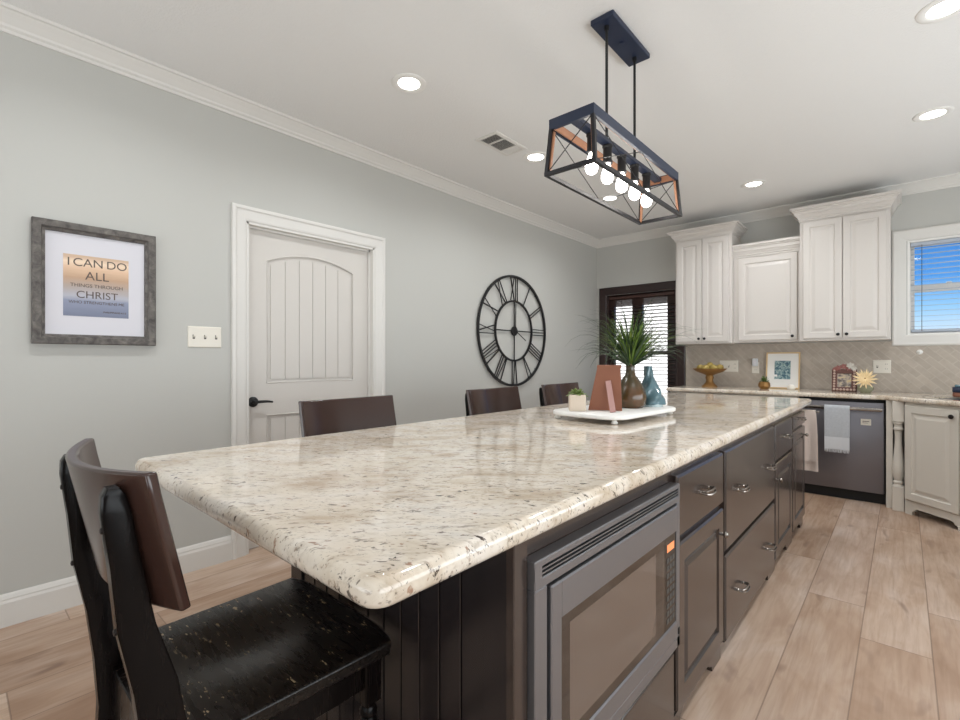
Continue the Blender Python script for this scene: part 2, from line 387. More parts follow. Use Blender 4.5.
mb.box(sX-.04, sX-.012, a, b, .008, top)
mb.box(sX-.012, sX, a, py0, .008, top); mb.box(sX-.012, sX, py1, b, .008, top)
mb.box(sX-.012, sX, py0, py1, .008, .24); mb.box(sX-.012, sX, py0, py1, .845, zA0)
ar = arch(py0, py1, zS, zP)
for (ya, za), (yb, zb) in zip(ar, ar[1:]): mb.loft([[f(ya, za, w), f(yb, zb, w), f(yb, top, w), f(ya, top, w)] for w in (-.012, 0)])
# planks of the two sunk panels
n = 6; wv = (py1-py0-.05)/n
for k in range(n):
    u0, u1 = py0+.025+wv*k+.0022, py0+.025+wv*(k+1)-.0022
    def zt_at(y): return zS+(zP-zS)*math.sin(PI*min(1, max(0, (y-py0)/(py1-py0))))**.8-.03
    for lo in (0, 1):
        if lo: mb.prism([(u0, .265), (u1, .265), (u1, .82), (u0, .82)], f, -.012, -.006)
        else: mb.prism([(u0, zA0+.025), (u1, zA0+.025), (u1, zt_at(u1)), ((u0+u1)/2, zt_at((u0+u1)/2)), (u0, zt_at(u0))], f, -.012, -.006)
# bead round the panels
def bead(pts): mb.tube([f(u, v, -.002) for u, v in pts], .0065, 6, True)
bead([(py0, zA0), (py1, zA0)]+ar[::-1]); bead([(py0, .24), (py1, .24), (py1, .845), (py0, .845)])
mb.build('slab', 'doorp', d1)
mb = MB(); hy, hz = 1.298, .938
mb.lathe([(.001, .0), (.033, 0), (.033, .006), (.026, .012), (.012, .014), (.012, .045), (.001, .046)], (sX, hy, hz), 'X', 20)
mb.tube([(sX+.045, hy-.004, hz), (sX+.048, hy+.03, hz+.002), (sX+.046, hy+.075, hz+.001), (sX+.044, hy+.108, hz-.004)], [.010, .009, .008, .006], 10)
mb.build('door_handle', 'black', d1, True)

# ------------------------------------------------------------------ window_2 : dark wood window in the corner
w2 = thing('window_2', 'tall dark stained wood window in the corner beside the cabinets', 'window', (-2.445, YB, .2), kind='structure')
mb = MB(); f = FY(YB); mb.framing(f, -2.994, -1.897, .20, 2.145, [(0, 0), (0, .022), (.012, .028), (.09, .020), (.098, .014), (.098, 0)]); mb.build('casing', 'darkwood', w2)
mb = MB(); mb.framing(f, W2[0], W2[1], W2[2], W2[3], [(0, 0), (.025, 0), (.025, -.16), (0, -.16)])
g0, g1 = -2.845, -2.125
mb.framing(f, W2[0]+.02, W2[1]-.02, W2[2]+.02, W2[3]-.02, [(0, -.06), (.055, -.06), (.055, -.11), (0, -.11)])
mb.box(W2[0]+.02, W2[1]-.02, YB+.058, YB+.11, 1.27, 1.315); mb.box(-2.13, W2[1]-.02, YB+.055, YB+.11, W2[2], W2[3])
mb.box(-2.575, -2.445, YB+.057, YB+.11, 1.30, W2[3]-.03)
mb.build('sash', 'darkwood', w2)
mb = MB(); mb.box(W2[0]+.05, W2[1]-.05, YB+.082, YB+.088, W2[2]+.05, W2[3]-.05); mb.build('pane', 'pane', w2)
bl = thing('window_blind', 'dark brown wooden slat blind on the tall corner window', 'blind', (-2.445, YB-.0, 2.0))
mb = MB(); mb.box(W2[0]+.03, W2[1]-.03, YB+.0, YB+.05, 1.985, 2.040, .004); mb.build('headrail', 'blindb', bl)
mb = MB(); z = 1.975
for k in range(9): mb.box(W2[0]+.032, W2[1]-.034, YB+.004, YB+.052, z-.004, z, 0); z -= .010
z = 1.865
while z > .42:
    T = Matrix.Translation((0, YB+.028, z)) @ Matrix.Rotation(math.radians(-9), 4, 'X'); mb.box(W2[0]+.032, W2[1]-.034, -.025, .025, -.0015, .0015, 0, T); z -= .044
mb.build('slats', 'blindb', bl)
mb = MB(); mb.box(W2[0]+.032, W2[1]-.034, YB+.004, YB+.052, .375, .40, .004); mb.build('bottom_rail', 'blindb', bl)
mb = MB()
for x in (-2.70, -2.30): mb.box(x-.002, x+.002, YB+.001, YB+.003, .39, 1.96)
mb.build('ladder_cord', 'blindb', bl)

# ------------------------------------------------------------------ window_1 : white window over the sink
w1 = thing('window_1', 'white framed window over the corner sink', 'window', (.48, YB, 1.33), kind='structure')
mb = MB(); f = FY(YB); mb.framing(f, -.074, 1.034, 1.333, 2.374, [(0, 0), (0, .020), (.012, .026), (.030, .022), (.085, .016), (.097, .012), (.097, 0)]); mb.build('casing', 'trim', w1)
mb = MB(); mb.framing(f, W1[0], W1[1], W1[2], W1[3], [(0, 0), (.018, 0), (.018, -.13), (0, -.13)])
mb.framing(f, W1[0]+.018, W1[1]-.018, 1.845, W1[3]-.018, [(0, -.085), (.03, -.085), (.03, -.115), (0, -.115)])
mb.framing(f, W1[0]+.018, W1[1]-.018, W1[2]+.018, 1.875, [(0, -.06), (.03, -.06), (.03, -.085), (0, -.085)])
mb.box(W1[0]+.016, W1[1]-.016, YB+.054, YB+.112, 1.815, 1.877)
mb.build('sash', 'vinyl', w1)
mb = MB(); mb.box(W1[0]+.04, W1[1]-.04, YB+.098, YB+.102, 1.86, W1[3]-.04); mb.box(W1[0]+.04, W1[1]-.04, YB+.071, YB+.075, W1[2]+.04, 1.83); mb.build('pane', 'pane', w1)
mb = MB(); mb.lathe([(.001, 0), (.018, 0), (.018, .012), (.001, .014)], (.30, YB+.056, 1.876), 'Z', 12); mb.build('sash_lock', 'vinyl', w1)
bl = thing('window_blind', 'white horizontal slat blind over the sink window', 'blind', (.48, YB, 2.25))
mb = MB(); mb.box(W1[0]+.022, W1[1]-.022, YB+.008, YB+.045, 2.222, 2.255, .004); mb.build('headrail', 'blindw', bl)
mb = MB(); z = 2.195
while z > 1.50:
    T = Matrix.Translation((0, YB+.027, z)) @ Matrix.Rotation(math.radians(3), 4, 'X'); mb.box(W1[0]+.024, W1[1]-.024, -.0235, .0235, -.0014, .0014, 0, T); z -= .046
mb.build('slats', 'blindw', bl)
mb = MB(); mb.box(W1[0]+.024, W1[1]-.024, YB+.006, YB+.05, 1.455, 1.478, .004); mb.build('bottom_rail', 'blindw', bl)
mb = MB()
for x in (.125, .48, .83): mb.box(x-.002, x+.002, YB+.0, YB+.003, 1.46, 2.23)
mb.build('ladder_cord', 'slot', bl)

# ------------------------------------------------------------------ backsplash
mb = MB(); mb.box(-1.895, -.062, YB-.010, YB, .9145, 1.3775); mb.box(-.062, 1.248, YB-.010, YB, .9145, 1.3325); struct(mb.build('backsplash', 'tile'))

# ------------------------------------------------------------------ cabinets
def offset_poly(P, d):
    n = len(P); out = []
    for i in range(n):
        p0, p1, p2 = Vector(P[i-1]), Vector(P[i]), Vector(P[(i+1) % n]); a = (p1-p0).normalized(); b = (p2-p1).normalized()
        na, nb_ = Vector((-a.y, a.x)), Vector((-b.y, b.x)); m = (na+nb_); m = m/(m.dot(na)) if m.length > 1e-6 else na
        out.append(tuple(p1+m*d))
    return out
RAISED = [(0, 0), (0, .016), (.003, .019), (.052, .019), (.058, .010), (.068, .010), (.092, .017), (.096, .0175)]
FLAT = [(0, 0), (0, .015), (.004, .019), (.008, .0195)]
def knob(mb, p, n, r=.014):
    n = Vector(n).normalized(); z = Vector((0, 0, 1)); T = Matrix.Translation(p) @ z.rotation_difference(n).to_matrix().to_4x4()
    mb.lathe([(.001, 0), (.006, 0), (.006, .010), (r*.75, .012), (r, .018), (r*.9, .024), (r*.5, .028), (.001, .029)], (0, 0, 0), 'Z', 14, T)
def crown_returns(mb, x0, x1, yf, z0, z1, out, ends=True):
    hgt = z1-z0; pr = [(0, 0), (.007, 0), (.007, .12), (.014, .14), (.014, .24), (.020, .30), (.26*out+.012, .42), (.34*out+.014, .47), (.34*out+.014, .53), (.62*out, .66), (.80*out, .74), (.80*out, .80), (out, .83), (out, 1.0), (0, 1.0)]
    if ends: mb.loft([[Vector((xx, yy, z0+q*hgt)) for o, q in pr for xx, yy in [((x0-o, YB-.003), (x0-o, yf-o), (x1+o, yf-o), (x1+o, YB-.003))[k]]] for k in range(4)])
    else: mb.loft([[Vector((xx, yf-o, z0+q*hgt)) for o, q in pr] for xx in (x0, x1)])
def upper(x0, x1, yf, z0, zb, zc, doors, knobs, out, ends, label):
    t = thing('upper_cabinet', label, 'cabinet', ((x0+x1)/2, YB, z0), 'white upper cabinets over the back counter')
    mb = MB(); mb.box(x0, x1, yf+.02, YB-.003, z0, zb); mb.build('body', 'white', t)
    mb = MB(); crown_returns(mb, x0, x1, yf+.02, zb-.03, zc, out, ends); mb.build('crown', 'white', t)
    for (a, b), kx in zip(doors, knobs):
        mb = MB(); mb.panel(FY(yf+.0195), a, b, z0+.022, zb-.045, RAISED); d = mb.build('door', 'white', t)
        mb = MB(); knob(mb, (kx, yf, z0+.055), (0, -1, 0)); mb.build('knob', 'black', d, True)
upper(-1.890, -1.322, 5.38, 1.378, 2.545, 2.622, [(-1.868, -1.612), (-1.606, -1.350)], [-1.638, -1.580], .072, True, 'tall narrow two-door white cabinet beside the dark window')
upper(-1.320, -.736, 5.455, 1.384, 2.29, 2.392, [(-1.275, -.762)], [-.800], .055, False, 'short single-door white cabinet between the two taller ones')
upper(-.734, -.080, 5.38, 1.384, 2.545, 2.640, [(-.706, -.412), (-.406, -.104)], [-.440, -.378], .072, True, 'tallest two-door white cabinet next to the white sink window')

# back counter
CP = [(-1.885, 5.7395), (-1.885, 5.105), (-.112, 5.105), (.588, 4.405), (.588, 3.10), (1.248, 3.10), (1.248, 5.7395)]
EDGE = [(.010, 0), (.004, .003), (.0005, .010), (0, .020), (.0015, .028), (.006, .035), (.011, .0378), (.014, .038), (.0165, .038)]
mb = MB(); mb.loft([[(x, y, .876+z) for x, y in offset_poly(CP, i)] for i, z in EDGE])
bc = mb.build('countertop', 'granite', None, True, loc=(0, 5.4, .876))
tag(bc, 'long granite countertop along the tiled backsplash wall', 'countertop')
c0 = Vector((.42, 5.02)); U = Vector((.70711, -.70711)); V = Vector((.70711, .70711))
def diag(u, v, w): return Vector((.01+.70711*u-.70711*w, 5.02-.70711*u-.70711*w, v))
cut = MB(); cut.prism([tuple(c0+U*a*.29+V*b*.19) for a, b in ((-1, -1), (1, -1), (1, 1), (-1, 1))], lambda u, v, w: Vector((u, v, w)), .80, 1.0)
co = cut.build('cutter', 'granite'); bo = bc.modifiers.new('b', 'BOOLEAN'); bo.operation = 'DIFFERENCE'; bo.object = co; bo.solver = 'EXACT'
bpy.context.view_layer.update(); dg = bpy.context.evaluated_depsgraph_get(); me = bpy.data.meshes.new_from_object(bc.evaluated_get(dg)); bc.modifiers.clear(); bc.data = me
bpy.data.objects.remove(co)
sk = MB(); R = [(.288, .188, .9005), (.288, .188, .75), (.26, .16, .715), (.255, .155, .715), (.27, .17, .75), (.272, .172, .898), (.272, .172, .9005)]
sk.loft([[(*(c0+U*a*s+V*b*t_), z) for a, b in ((-1, -1), (1, -1), (1, 1), (-1, 1))] for s, t_, z in R[:3]]+[[(*(c0+U*a*s+V*b*t_), z) for a, b in ((-1, -1), (1, -1), (1, 1), (-1, 1))] for s, t_, z in R[3:]], True, False, False)
tag(sk.build('kitchen_sink', 'steel', None, loc=(c0.x, c0.y, .72)), 'undermount steel sink set in the corner counter', 'sink')
# faucet behind the sink
fc = thing('faucet', 'dark bronze faucet behind the corner sink', 'faucet', (.60, 5.20, .914))
mb = MB(); mb.lathe([(.001, .914), (.028, .914), (.028, .922), (.018, .93), (.016, .99), (.001, .991)], (.60, 5.20, 0), 'Z', 16)
mb.tube([(.60, 5.20, .98), (.60, 5.20, 1.16), (.585, 5.185, 1.22), (.55, 5.15, 1.25), (.51, 5.11, 1.235), (.49, 5.09, 1.18)], .011, 10); mb.build('spout', 'bronze', fc, True)
mb = MB(); mb.tube([(.612, 5.188, .97), (.64, 5.16, .985), (.67, 5.13, 1.0)], [.008, .006, .006], 8); mb.build('handle', 'bronze', fc, True)
# caddy by the sink edge
cd = thing('sponge_holder', 'small dark sponge holder at the edge of the corner sink', 'holder', (.335, 5.30, .914))
mb = MB(); mb.box(.295, .375, 5.26, 5.34, .9145, .95, .006, seg=2); mb.build('base', 'terracotta', cd, True)
mb = MB(); mb.box(.292, .378, 5.257, 5.343, .95, .992, .006, seg=2); mb.build('body', 'navy', cd, True)
mb = MB(); mb.box(.305, .365, 5.27, 5.33, .992, 1.012, .006, seg=2); mb.build('sponge', 'teal', cd, True)

# base cabinets mostly hidden behind the island
for x0, x1, lab in ((-1.865, -1.29, 'cream base cabinet at the window end of the back counter'), (-1.286, -.715, 'cream base cabinet next to the dishwasher')):
    t = thing('base_cabinet', lab, 'cabinet', ((x0+x1)/2, 5.7, 0), 'cream base cabinets under the back counter')
    mb = MB(); mb.box(x0, x1, 5.155, 5.745, .10, .8755); mb.box(x0, x1, 5.22, 5.745, 0, .10); mb.build('body', 'cream', t)
    mb = MB(); mb.panel(FY(5.155), x0+.02, x1-.02, .69, .86, FLAT); d = mb.build('drawer', 'cream', t); mb = MB(); knob(mb, ((x0+x1)/2, 5.136, .775), (0, -1, 0)); mb.build('knob', 'black', d, True)
    mb = MB(); mb.panel(FY(5.155), x0+.02, x1-.02, .12, .675, RAISED); d = mb.build('door', 'cream', t); mb = MB(); knob(mb, (x1-.05, 5.136, .63), (0, -1, 0)); mb.build('knob', 'black', d, True)

# corner sink base with turned post
t = thing('sink_cabinet', 'cream corner sink cabinet with turned post and bracket feet', 'cabinet', (.3, 5.3, 0))
mb = MB(); f = diag
mb.prism([(0, .09), (.86, .09), (.86, .8755), (0, .8755)], f, -.03, -.004)
mb.box(.62, 1.235, 3.12, 4.44, .0, .8755); mb.box(1.215, 1.235, 4.44, 5.745, 0, .8755); mb.box(-.10, -.08, 5.13, 5.745, 0, .8755); mb.build('body', 'cream', t)
mb = MB(); poly = [(0, 0), (.055, 0), (.058, .028), (.075, .034), (.082, .050), (.10, .056), (.345, .056), (.365, .048), (.375, .034), (.392, .028), (.395, 0), (.46, 0), (.463, .028), (.48, .034), (.487, .050), (.505, .056), (.76, .056), (.78, .048), (.785, .034), (.80, .028), (.803, 0), (.86, 0), (.86, .108), (0, .108)]
top_ = [(u, .108) for u, v in poly[:-2]]
for (a, b) in zip(poly[:-2], poly[1:-2]):
    if abs(b[0]-a[0]) < 1e-6: continue
    mb.loft([[f(a[0], a[1], w), f(b[0], b[1], w), f(b[0], .108, w), f(a[0], .108, w)] for w in (-.024, -.002)])
mb.build('bracket_skirt', 'cream', t)
for u0, u1, ku in ((.012, .412, .375), (.420, .820, .457)):
    mb = MB(); mb.panel(f, u0, u1, .118, .848, [(i, w-.004) for i, w in RAISED]); d = mb.build('door', 'cream', t)
    mb = MB(); knob(mb, f(ku, .802, .013), (-1, -1, 0), .017); mb.build('knob', 'bronze', d, True)
mb = MB(); mb.box(-.103, -.062, 5.105, 5.145, 0, .8755); mb.build('filler_strip', 'cream', t)
mb = MB(); px_, py_ = -.028, 5.078
mb.box(px_-.036, px_+.036, py_-.036, py_+.036, .712, .8755, .003); mb.box(px_-.036, px_+.036, py_-.036, py_+.036, 0, .195, .003)
mb.lathe([(.030, .712), (.034, .705), (.034, .695), (.026, .688), (.026, .668), (.033, .660), (.033, .648), (.024, .640), (.021, .60), (.022, .54), (.028, .46), (.035, .38), (.038, .33), (.036, .29), (.027, .25), (.024, .24), (.033, .232), (.033, .220), (.027, .212), (.036, .195)], (px_, py_, 0), 'Z', 24)
mb.build('turned_post', 'cream', t, True)

# ------------------------------------------------------------------ dishwasher
t = thing('dishwasher', 'dark stainless dishwasher with towel over its bar handle', 'dishwasher', (-.4, 5.45, 0))
mb = MB(); mb.box(-.708, -.107, 5.18, 5.72, .09, .8702); mb.build('body', 'kick', t)
mb = MB(); mb.box(-.700, -.110, 5.20, 5.24, 0, .088); mb.build('kick_plate', 'kick', t)
mb = MB(); mb.box(-.702, -.116, 5.153, 5.18, .092, .846, .004, seg=2); mb.build('door', 'steel_dark', t, True)
mb = MB(); mb.box(-.690, -.126, 5.098, 5.112, .778, .806, .005, seg=2)
for x in (-.675, -.142): mb.box(x-.010, x+.010, 5.110, 5.155, .784, .800, .003)
mb.build('handle', 'chrome', t, True)
mg = thing('magnet_sign', 'small cream magnet on the dishwasher door', 'magnet', (-.233, 5.153, .655))
mb = MB(); mb.box(-.268, -.199, 5.149, 5.1528, .655, .708, .001); mb.build('plate', 'plate', mg)
mb = MB(); mb.box(-.256, -.211, 5.1484, 5.1491, .685, .690); mb.box(-.256, -.220, 5.1484, 5.1491, .673, .676); mb.build('printing', 'slot', mg)
# towel over the handle
def drape(name, label, x0, x1, path, th, m, fr_m, nx=14, wob=.004, taper=0, seed=1):
    """cloth hung over a bar: path of (y, z) from front hem over the bar to the back hem"""
    rnd = random.Random(seed); ph = rnd.random()*6
    root = thing(name, label, 'towel', ((x0+x1)/2, path[0][0], path[0][1])); mb = MB()
    def P(i, k, off):
        y, z = path[k]; s = i/nx; x = x0+(x1-x0)*s; hang = max(0, (path[len(path)//2][1]-z))
        mid = (x0+x1)/2; x = mid+(x-mid)*(1-taper*math.exp(-hang*6)); yy = y+off+wob*min(1, hang*4)*math.sin(s*9+ph+hang*2)
        return Vector((x, yy, z))
    nk = len(path); A = []; B = []
    for k in range(nk):
        if k < nk-1: d = Vector(path[k+1])-Vector(path[k])
        n = Vector((-d.y, d.x)).normalized()
        A.append([mb.bm.verts.new(P(i, k, 0)) for i in range(nx+1)]); B.append([mb.bm.verts.new(P(i, k, 0)+Vector((0, n.x*th, n.y*th))) for i in range(nx+1)])
    for k in range(nk-1):
        for i in range(nx):
            mb._f([A[k][i], A[k][i+1], A[k+1][i+1], A[k+1][i]]); mb._f([B[k][i], B[k+1][i], B[k+1][i+1], B[k][i+1]])
        mb._f([A[k][0], A[k+1][0], B[k+1][0], B[k][0]]); mb._f([A[k][nx], B[k][nx], B[k+1][nx], A[k+1][nx]])
    for i in range(nx):
        mb._f([A[0][i], B[0][i], B[0][i+1], A[0][i+1]]); mb._f([A[-1][i], A[-1][i+1], B[-1][i+1], B[-1][i]])
    mb.build('cloth', m, root, True, angle=60)
    if fr_m:
        mb = MB(); y, z = path[0]
        for i in range(46):
            x = x0+(x1-x0)*(i+.5)/46; mb.tube([(x, y+wob*math.sin((i+.5)/46*9+ph+1.2), z+.004), (x+rnd.uniform(-.004, .004), y+wob*math.sin((i+.5)/46*9+ph+1.2), z-.022-rnd.random()*.008)], [.0022, .0012], 4)
        mb.build('fringe', fr_m, root)
    return root
M['towel_grey'] = mat('grey_terry', srgb(178, 184, 190), .95, spec=.1)
q = NB(M['towel_grey']); p = q.obj(); sp_ = q.new('ShaderNodeSeparateXYZ'); q.l.new(p, sp_.inputs[0])
band = q.math('LESS_THAN', sp_.outputs[2], .105)
q.col(q.mix(band, q.mix(q.noise(p, 120, 2), srgb(170, 174, 180), srgb(200, 203, 207)), srgb(214, 216, 220))); q.bump(q.noise(p, 240, 2), .5, .004)
M['towel_pink'] = mat('pale_pink_cloth', srgb(222, 206, 196), .95, spec=.1)
q = NB(M['towel_pink']); q.bump(q.noise(q.obj(), 240, 2), .4, .003)
yb = 5.105
path = [(yb-.014, z) for z in (.437, .49, .55, .62, .69, .75, .79)]+[(yb-.013, .806), (yb-.006, .813), (yb+.004, .813), (yb+.011, .806)]+[(yb+.013, z) for z in (.78, .72, .66, .60, .55)]
drape('hand_towel', 'grey and white towel hung over the dishwasher handle', -.512, -.338, path, .004, 'towel_grey', 'towel_white', seed=3)

# ------------------------------------------------------------------ island
IF = -.555                                     # carcass face; fronts stand .02 proud
IL = -1.395; IC = -1.335
fI = FX(IF)
def pull(p):
    y, z = p; mb = MB(); x = IF+.0195
    for dz, o in ((.006, .026), (-.006, .030)):
        mb.tube([(x, y-.046, z+dz*.4), (x+o*.7, y-.044, z+dz*.7), (x+o, y-.030, z+dz), (x+o*1.05, y, z+dz*1.1), (x+o, y+.030, z+dz), (x+o*.7, y+.044, z+dz*.7), (x, y+.046, z+dz*.4)], .0038, 8)
    for s in (-1, 1): mb.lathe([(.001, 0), (.008, 0), (.007, .004), (.001, .005)], (x, y+s*.046, z), 'X', 10)
    return mb
def skirt(mb, y0, y1, zt=.055, full=False):
    pts = [(y0, 0), (y0+.07, 0), (y0+.075, .022), (y0+.095, .030), (y0+.11, .045), (y1-.16, .045), (y1-.145, .030), (y1-.12, .022), (y1-.115, 0), (y1, 0)]
    if full: pts = [(y0, 0), (y1, 0)]
    for a, b in zip(pts, pts[1:]):
        if b[0]-a[0] < 1e-6: continue
        mb.loft([[fI(a[0], a[1], w), fI(b[0], b[1], w), fI(b[0], zt, w), fI(a[0], zt, w)] for w in (-.018, .004)])
def unit(y0, y1, label, hollow=False):
    t = thing('island_cabinet', label, 'cabinet', ((IF+IL)/2, (y0+y1)/2, 0), 'dark brown island cabinets')
    mb = MB()
    if not hollow:
        mb.box(IC, IF, y0+.001, y1-.001, .05, .8702); mb.box(IC+.01, IF-.06, y0+.001, y1-.001, 0, .05)
    mb.mi = 0
    return t, mb
def front(t, y0, y1, z0, z1, lv, kids, kn=None):
    mb = MB(); mb.panel(fI, y0, y1, z0, z1, lv); d = mb.build('drawer' if kids else 'door', 'island', t)
    for p in kids: pull(p).build('pull', 'chrome', d, True)
    if kn: k = MB(); knob(k, (IF+.0185, kn[0], kn[1]), (1, 0, 0), .013); k.build('knob', 'chrome', d, True)
FL2 = [(0, 0), (0, .013), (.007, .0195), (.010, .0198)]
RA2 = [(0, 0), (0, .013), (.005, .0195), (.062, .0195), (.066, .010), (.074, .008), (.080, .013), (.094, .019), (.098, .0195)]
# microwave unit, hollow
t, mb = unit(.703, 1.536, 'dark island cabinet at the seating end, housing the microwave', True)
mb.box(IC, IF, 1.517, 1.535, .05, .8702); mb.box(IC, IF, .722, 1.517, .817, .8702); mb.box(IC, IF, .722, 1.517, .275, .295); mb.box(IC, IC+.02, .722, 1.517, .05, .838)
mb.box(IC, IF, .722, 1.517, .05, .07); mb.box(IC+.01, IF-.06, .722, 1.535, 0, .05); mb.box(IF-.02, IF, .722, 1.517, .295, .318); mb.box(IF-.004, IF+.016, .700, .7435, 0, .8702, .002); mb.build('body', 'island', t)
mb = MB()
mb.box(IL, IF, .712, .722, 0, .8702)
for x0, x1 in ((IL-.002, IL+.062), (IF-.062, IF)): mb.box(x0, x1, .700, .726, 0, .8702, .002)
mb.box(IL+.062, IF-.062, .702, .713, .80, .8702, .002); mb.box(IL+.062, IF-.062, .702, .713, 0, .11, .002)
n = 11; wv = (IF-.062-(IL+.062))/n
for k in range(n): mb.box(IL+.062+k*wv+.002, IL+.062+(k+1)*wv-.002, .7065, .713, .108, .802, .002)
mb.build('end_panel', 'island_end', t)
mb = MB(); skirt(mb, .722, 1.535); mb.build('skirt', 'island', t)
front(t, .742, 1.520, .062, .292, FL2, [(1.13, .19)])
# drawer-over-door unit
t, mb = unit(1.538, 2.083, 'island cabinet next to the microwave, one drawer over one paneled door'); mb.build('body', 'island', t)
mb = MB(); skirt(mb, 1.538, 2.083); mb.build('skirt', 'island', t)
front(t, 1.548, 2.066, .634, .834, FL2, [(1.825, .735)]); front(t, 1.548, 2.066, .082, .612, RA2, [], (2.030, .520))
# wide two-drawer bank
t, mb = unit(2.085, 3.093, 'widest island cabinet, two deep drawers with paired pulls'); mb.build('body', 'island', t)
mb = MB(); mb.prism([(2.985, 0), (3.093, 0), (3.093, .055), (2.94, .055), (2.965, .045), (2.98, .025)], fI, -.018, .004); mb.build('foot', 'island', t)
front(t, 2.098, 3.076, .428, .834, FL2, [(2.335, .640), (2.93, .632)]); front(t, 2.098, 3.076, .058, .408, FL2, [(2.335, .205), (2.93, .205)])
# narrow drawer-over-door units
for y0, y1, zs, lab in ((3.095, 3.655, .622, 'island cabinet after the deep drawers, drawer over knobbed door'), (3.657, 4.188, .735, 'island cabinet at the dishwasher end, shallow drawer over tall door')):
    t, mb = unit(y0, y1, lab); mb.build('body', 'island', t)
    mb = MB(); skirt(mb, y0, y1); mb.build('skirt', 'island', t)
    front(t, y0+.014, y1-.014, zs+.010, .834, FL2, [((y0+y1)/2+.05, (zs+.834)/2+.01)]); front(t, y0+.014, y1-.014, .078, zs-.008, RA2, [], (y0+.06, zs-.10) if zs < .7 else (y1-.06, zs-.07))
    if zs > .7: mb = MB(); mb.box(IC+.02, IF, y1-.001, y1+.012, .05, .8702, .002); mb.build('end_panel', 'island', t)
# island worktop
def rrect(x0, x1, y0, y1, r, ins, z, seg=8):
    x0, x1, y0, y1, r = x0+ins, x1-ins, y0+ins, y1-ins, max(.002, r-ins); pts = []
    for cx, cy, a0 in ((x1-r, y1-r, 0), (x0+r, y1-r, PI/2), (x0+r, y0+r, PI), (x1-r, y0+r, 1.5*PI)):
        for k in range(seg+1): a_ = a0+PI/2*k/seg; pts.append((cx+r*math.cos(a_), cy+r*math.sin(a_), z))
    return pts
mb = MB(); mb.loft([rrect(-1.708, -.511, .366, 4.345, .036, i, .8705+z) for i, z in ((.014, 0), (.005, .003), (.0008, .010), (0, .020), (.0008, .028), (.004, .035), (.009, .0415), (.015, .0433), (.018, .0435), (.0205, .0435))])
tag(mb.build('countertop', 'granite', None, True, loc=(-1.1, 2.35, .8705), angle=50), 'big cream granite island countertop with dark brown flecks', 'countertop')
# towel bar and towel on the far end
tb = thing('towel_bar', 'short metal towel bar on the far end of the island', 'rail', (-.6, 4.2, .82))
mb = MB(); mb.tube([(-.80, 4.235, .825), (-.455, 4.235, .825)], .006, 8)
for x in (-.79, -.57): mb.tube([(x, 4.198, .825), (x, 4.238, .825)], .007, 8)
mb.build('bar', 'chrome', tb, True)
yb = 4.235
path = [(yb-.012, z) for z in (.46, .52, .60, .68, .75, .80)]+[(yb-.008, .830), (yb, .8335), (yb+.008, .830)]+[(yb+.012, z) for z in (.80, .75, .66, .56, .46, .385)]
drape('dish_towel', 'pale pink dish towel hanging at the far end of the island', -.62, -.462, path, .004, 'towel_pink', None, wob=.008, taper=.22, seed=8)

# ------------------------------------------------------------------ microwave
t = thing('microwave', 'stainless built-in microwave under the island counter', 'microwave', (-.75, 1.138, .30))
f = FX(-.535); Y0, Y1, Z0, Z1 = .745, 1.531, .312, .818
mb = MB(); mb.box(-.98, -.556, .80, 1.48, .297, .74); mb.build('body', 'blackplastic', t)
mb = MB(); P4 = lambda a, b, c, d, w0, w1, bv=.002: mb.box(-.535+w0, -.535+w1, a, b, c, d, bv)
P4(Y0, Y1, .762, .782, -.02, .012); P4(Y0, Y1, .8035, Z1, -.02, .012); P4(Y0, Y0+.024, .780, .8055, -.02, .012, 0); P4(Y1-.014, Y1, .780, .8055, -.02, .012, 0)
P4(Y0, Y0+.042, Z0, .762, -.02, .012); P4(Y1-.024, Y1, Z0, .762, -.02, .012); P4(Y0, Y1, Z0, .346, -.02, .012)
mb.build('trim_kit', 'steel', t)
mb = MB(); P4 = lambda a, b, c, d, w0, w1, bv=.0: mb.box(-.535+w0, -.535+w1, a, b, c, d, bv)
P4(Y0+.02, Y1-.01, .780, .8055, -.022, -.006); P4(Y0+.04, Y1-.02, .345, .772, -.022, -.004)
mb.build('vent_recess', 'blackplastic', t)
mb = MB()
for z in (.7875, .7960): mb.box(-.541, -.524, Y0+.024, Y1-.014, z, z+.0028)
mb.build('vent_louvre', 'steel', t)
mb = MB(); P4 = lambda a, b, c, d, w0, w1, bv=.003: mb.box(-.535+w0, -.535+w1, a, b, c, d, bv)
P4(.797, .836, .350, .756, -.004, .016); P4(1.494, 1.504, .350, .756, -.004, .016); P4(.834, 1.497, .678, .756, -.004, .016); P4(.834, 1.497, .350, .402, -.004, .016)
d = mb.build('door', 'steel', t)
mb = MB(); mb.box(-.535, -.5228, .836, 1.404, .402, .678); mb.build('glass', 'mwglass', d)
mb = MB(); mb.box(-.5228, -.5224, .8702, 1.335, .428, .655); mb.build('screen', 'mwscreen', d)
mb = MB(); mb.box(-.535, -.5226, 1.405, 1.494, .402, .678); cp = mb.build('control_panel', 'blackgloss', t)
mb = MB(); mb.box(-.5226, -.5220, 1.422, 1.478, .632, .654); mb.build('display', 'display', cp)
mb = MB()
for r_ in range(9):
    for c_ in range(3): mb.box(-.5226, -.5219, 1.419+c_*.022, 1.436+c_*.022, .420+r_*.0225, .435+r_*.0225)
mb.build('keypad', 'slot', cp)
mb = MB(); mb.box(-.523, -.5195, 1.512, 1.524, .352, .372, .001); mb.build('door_button', 'blackplastic', t)

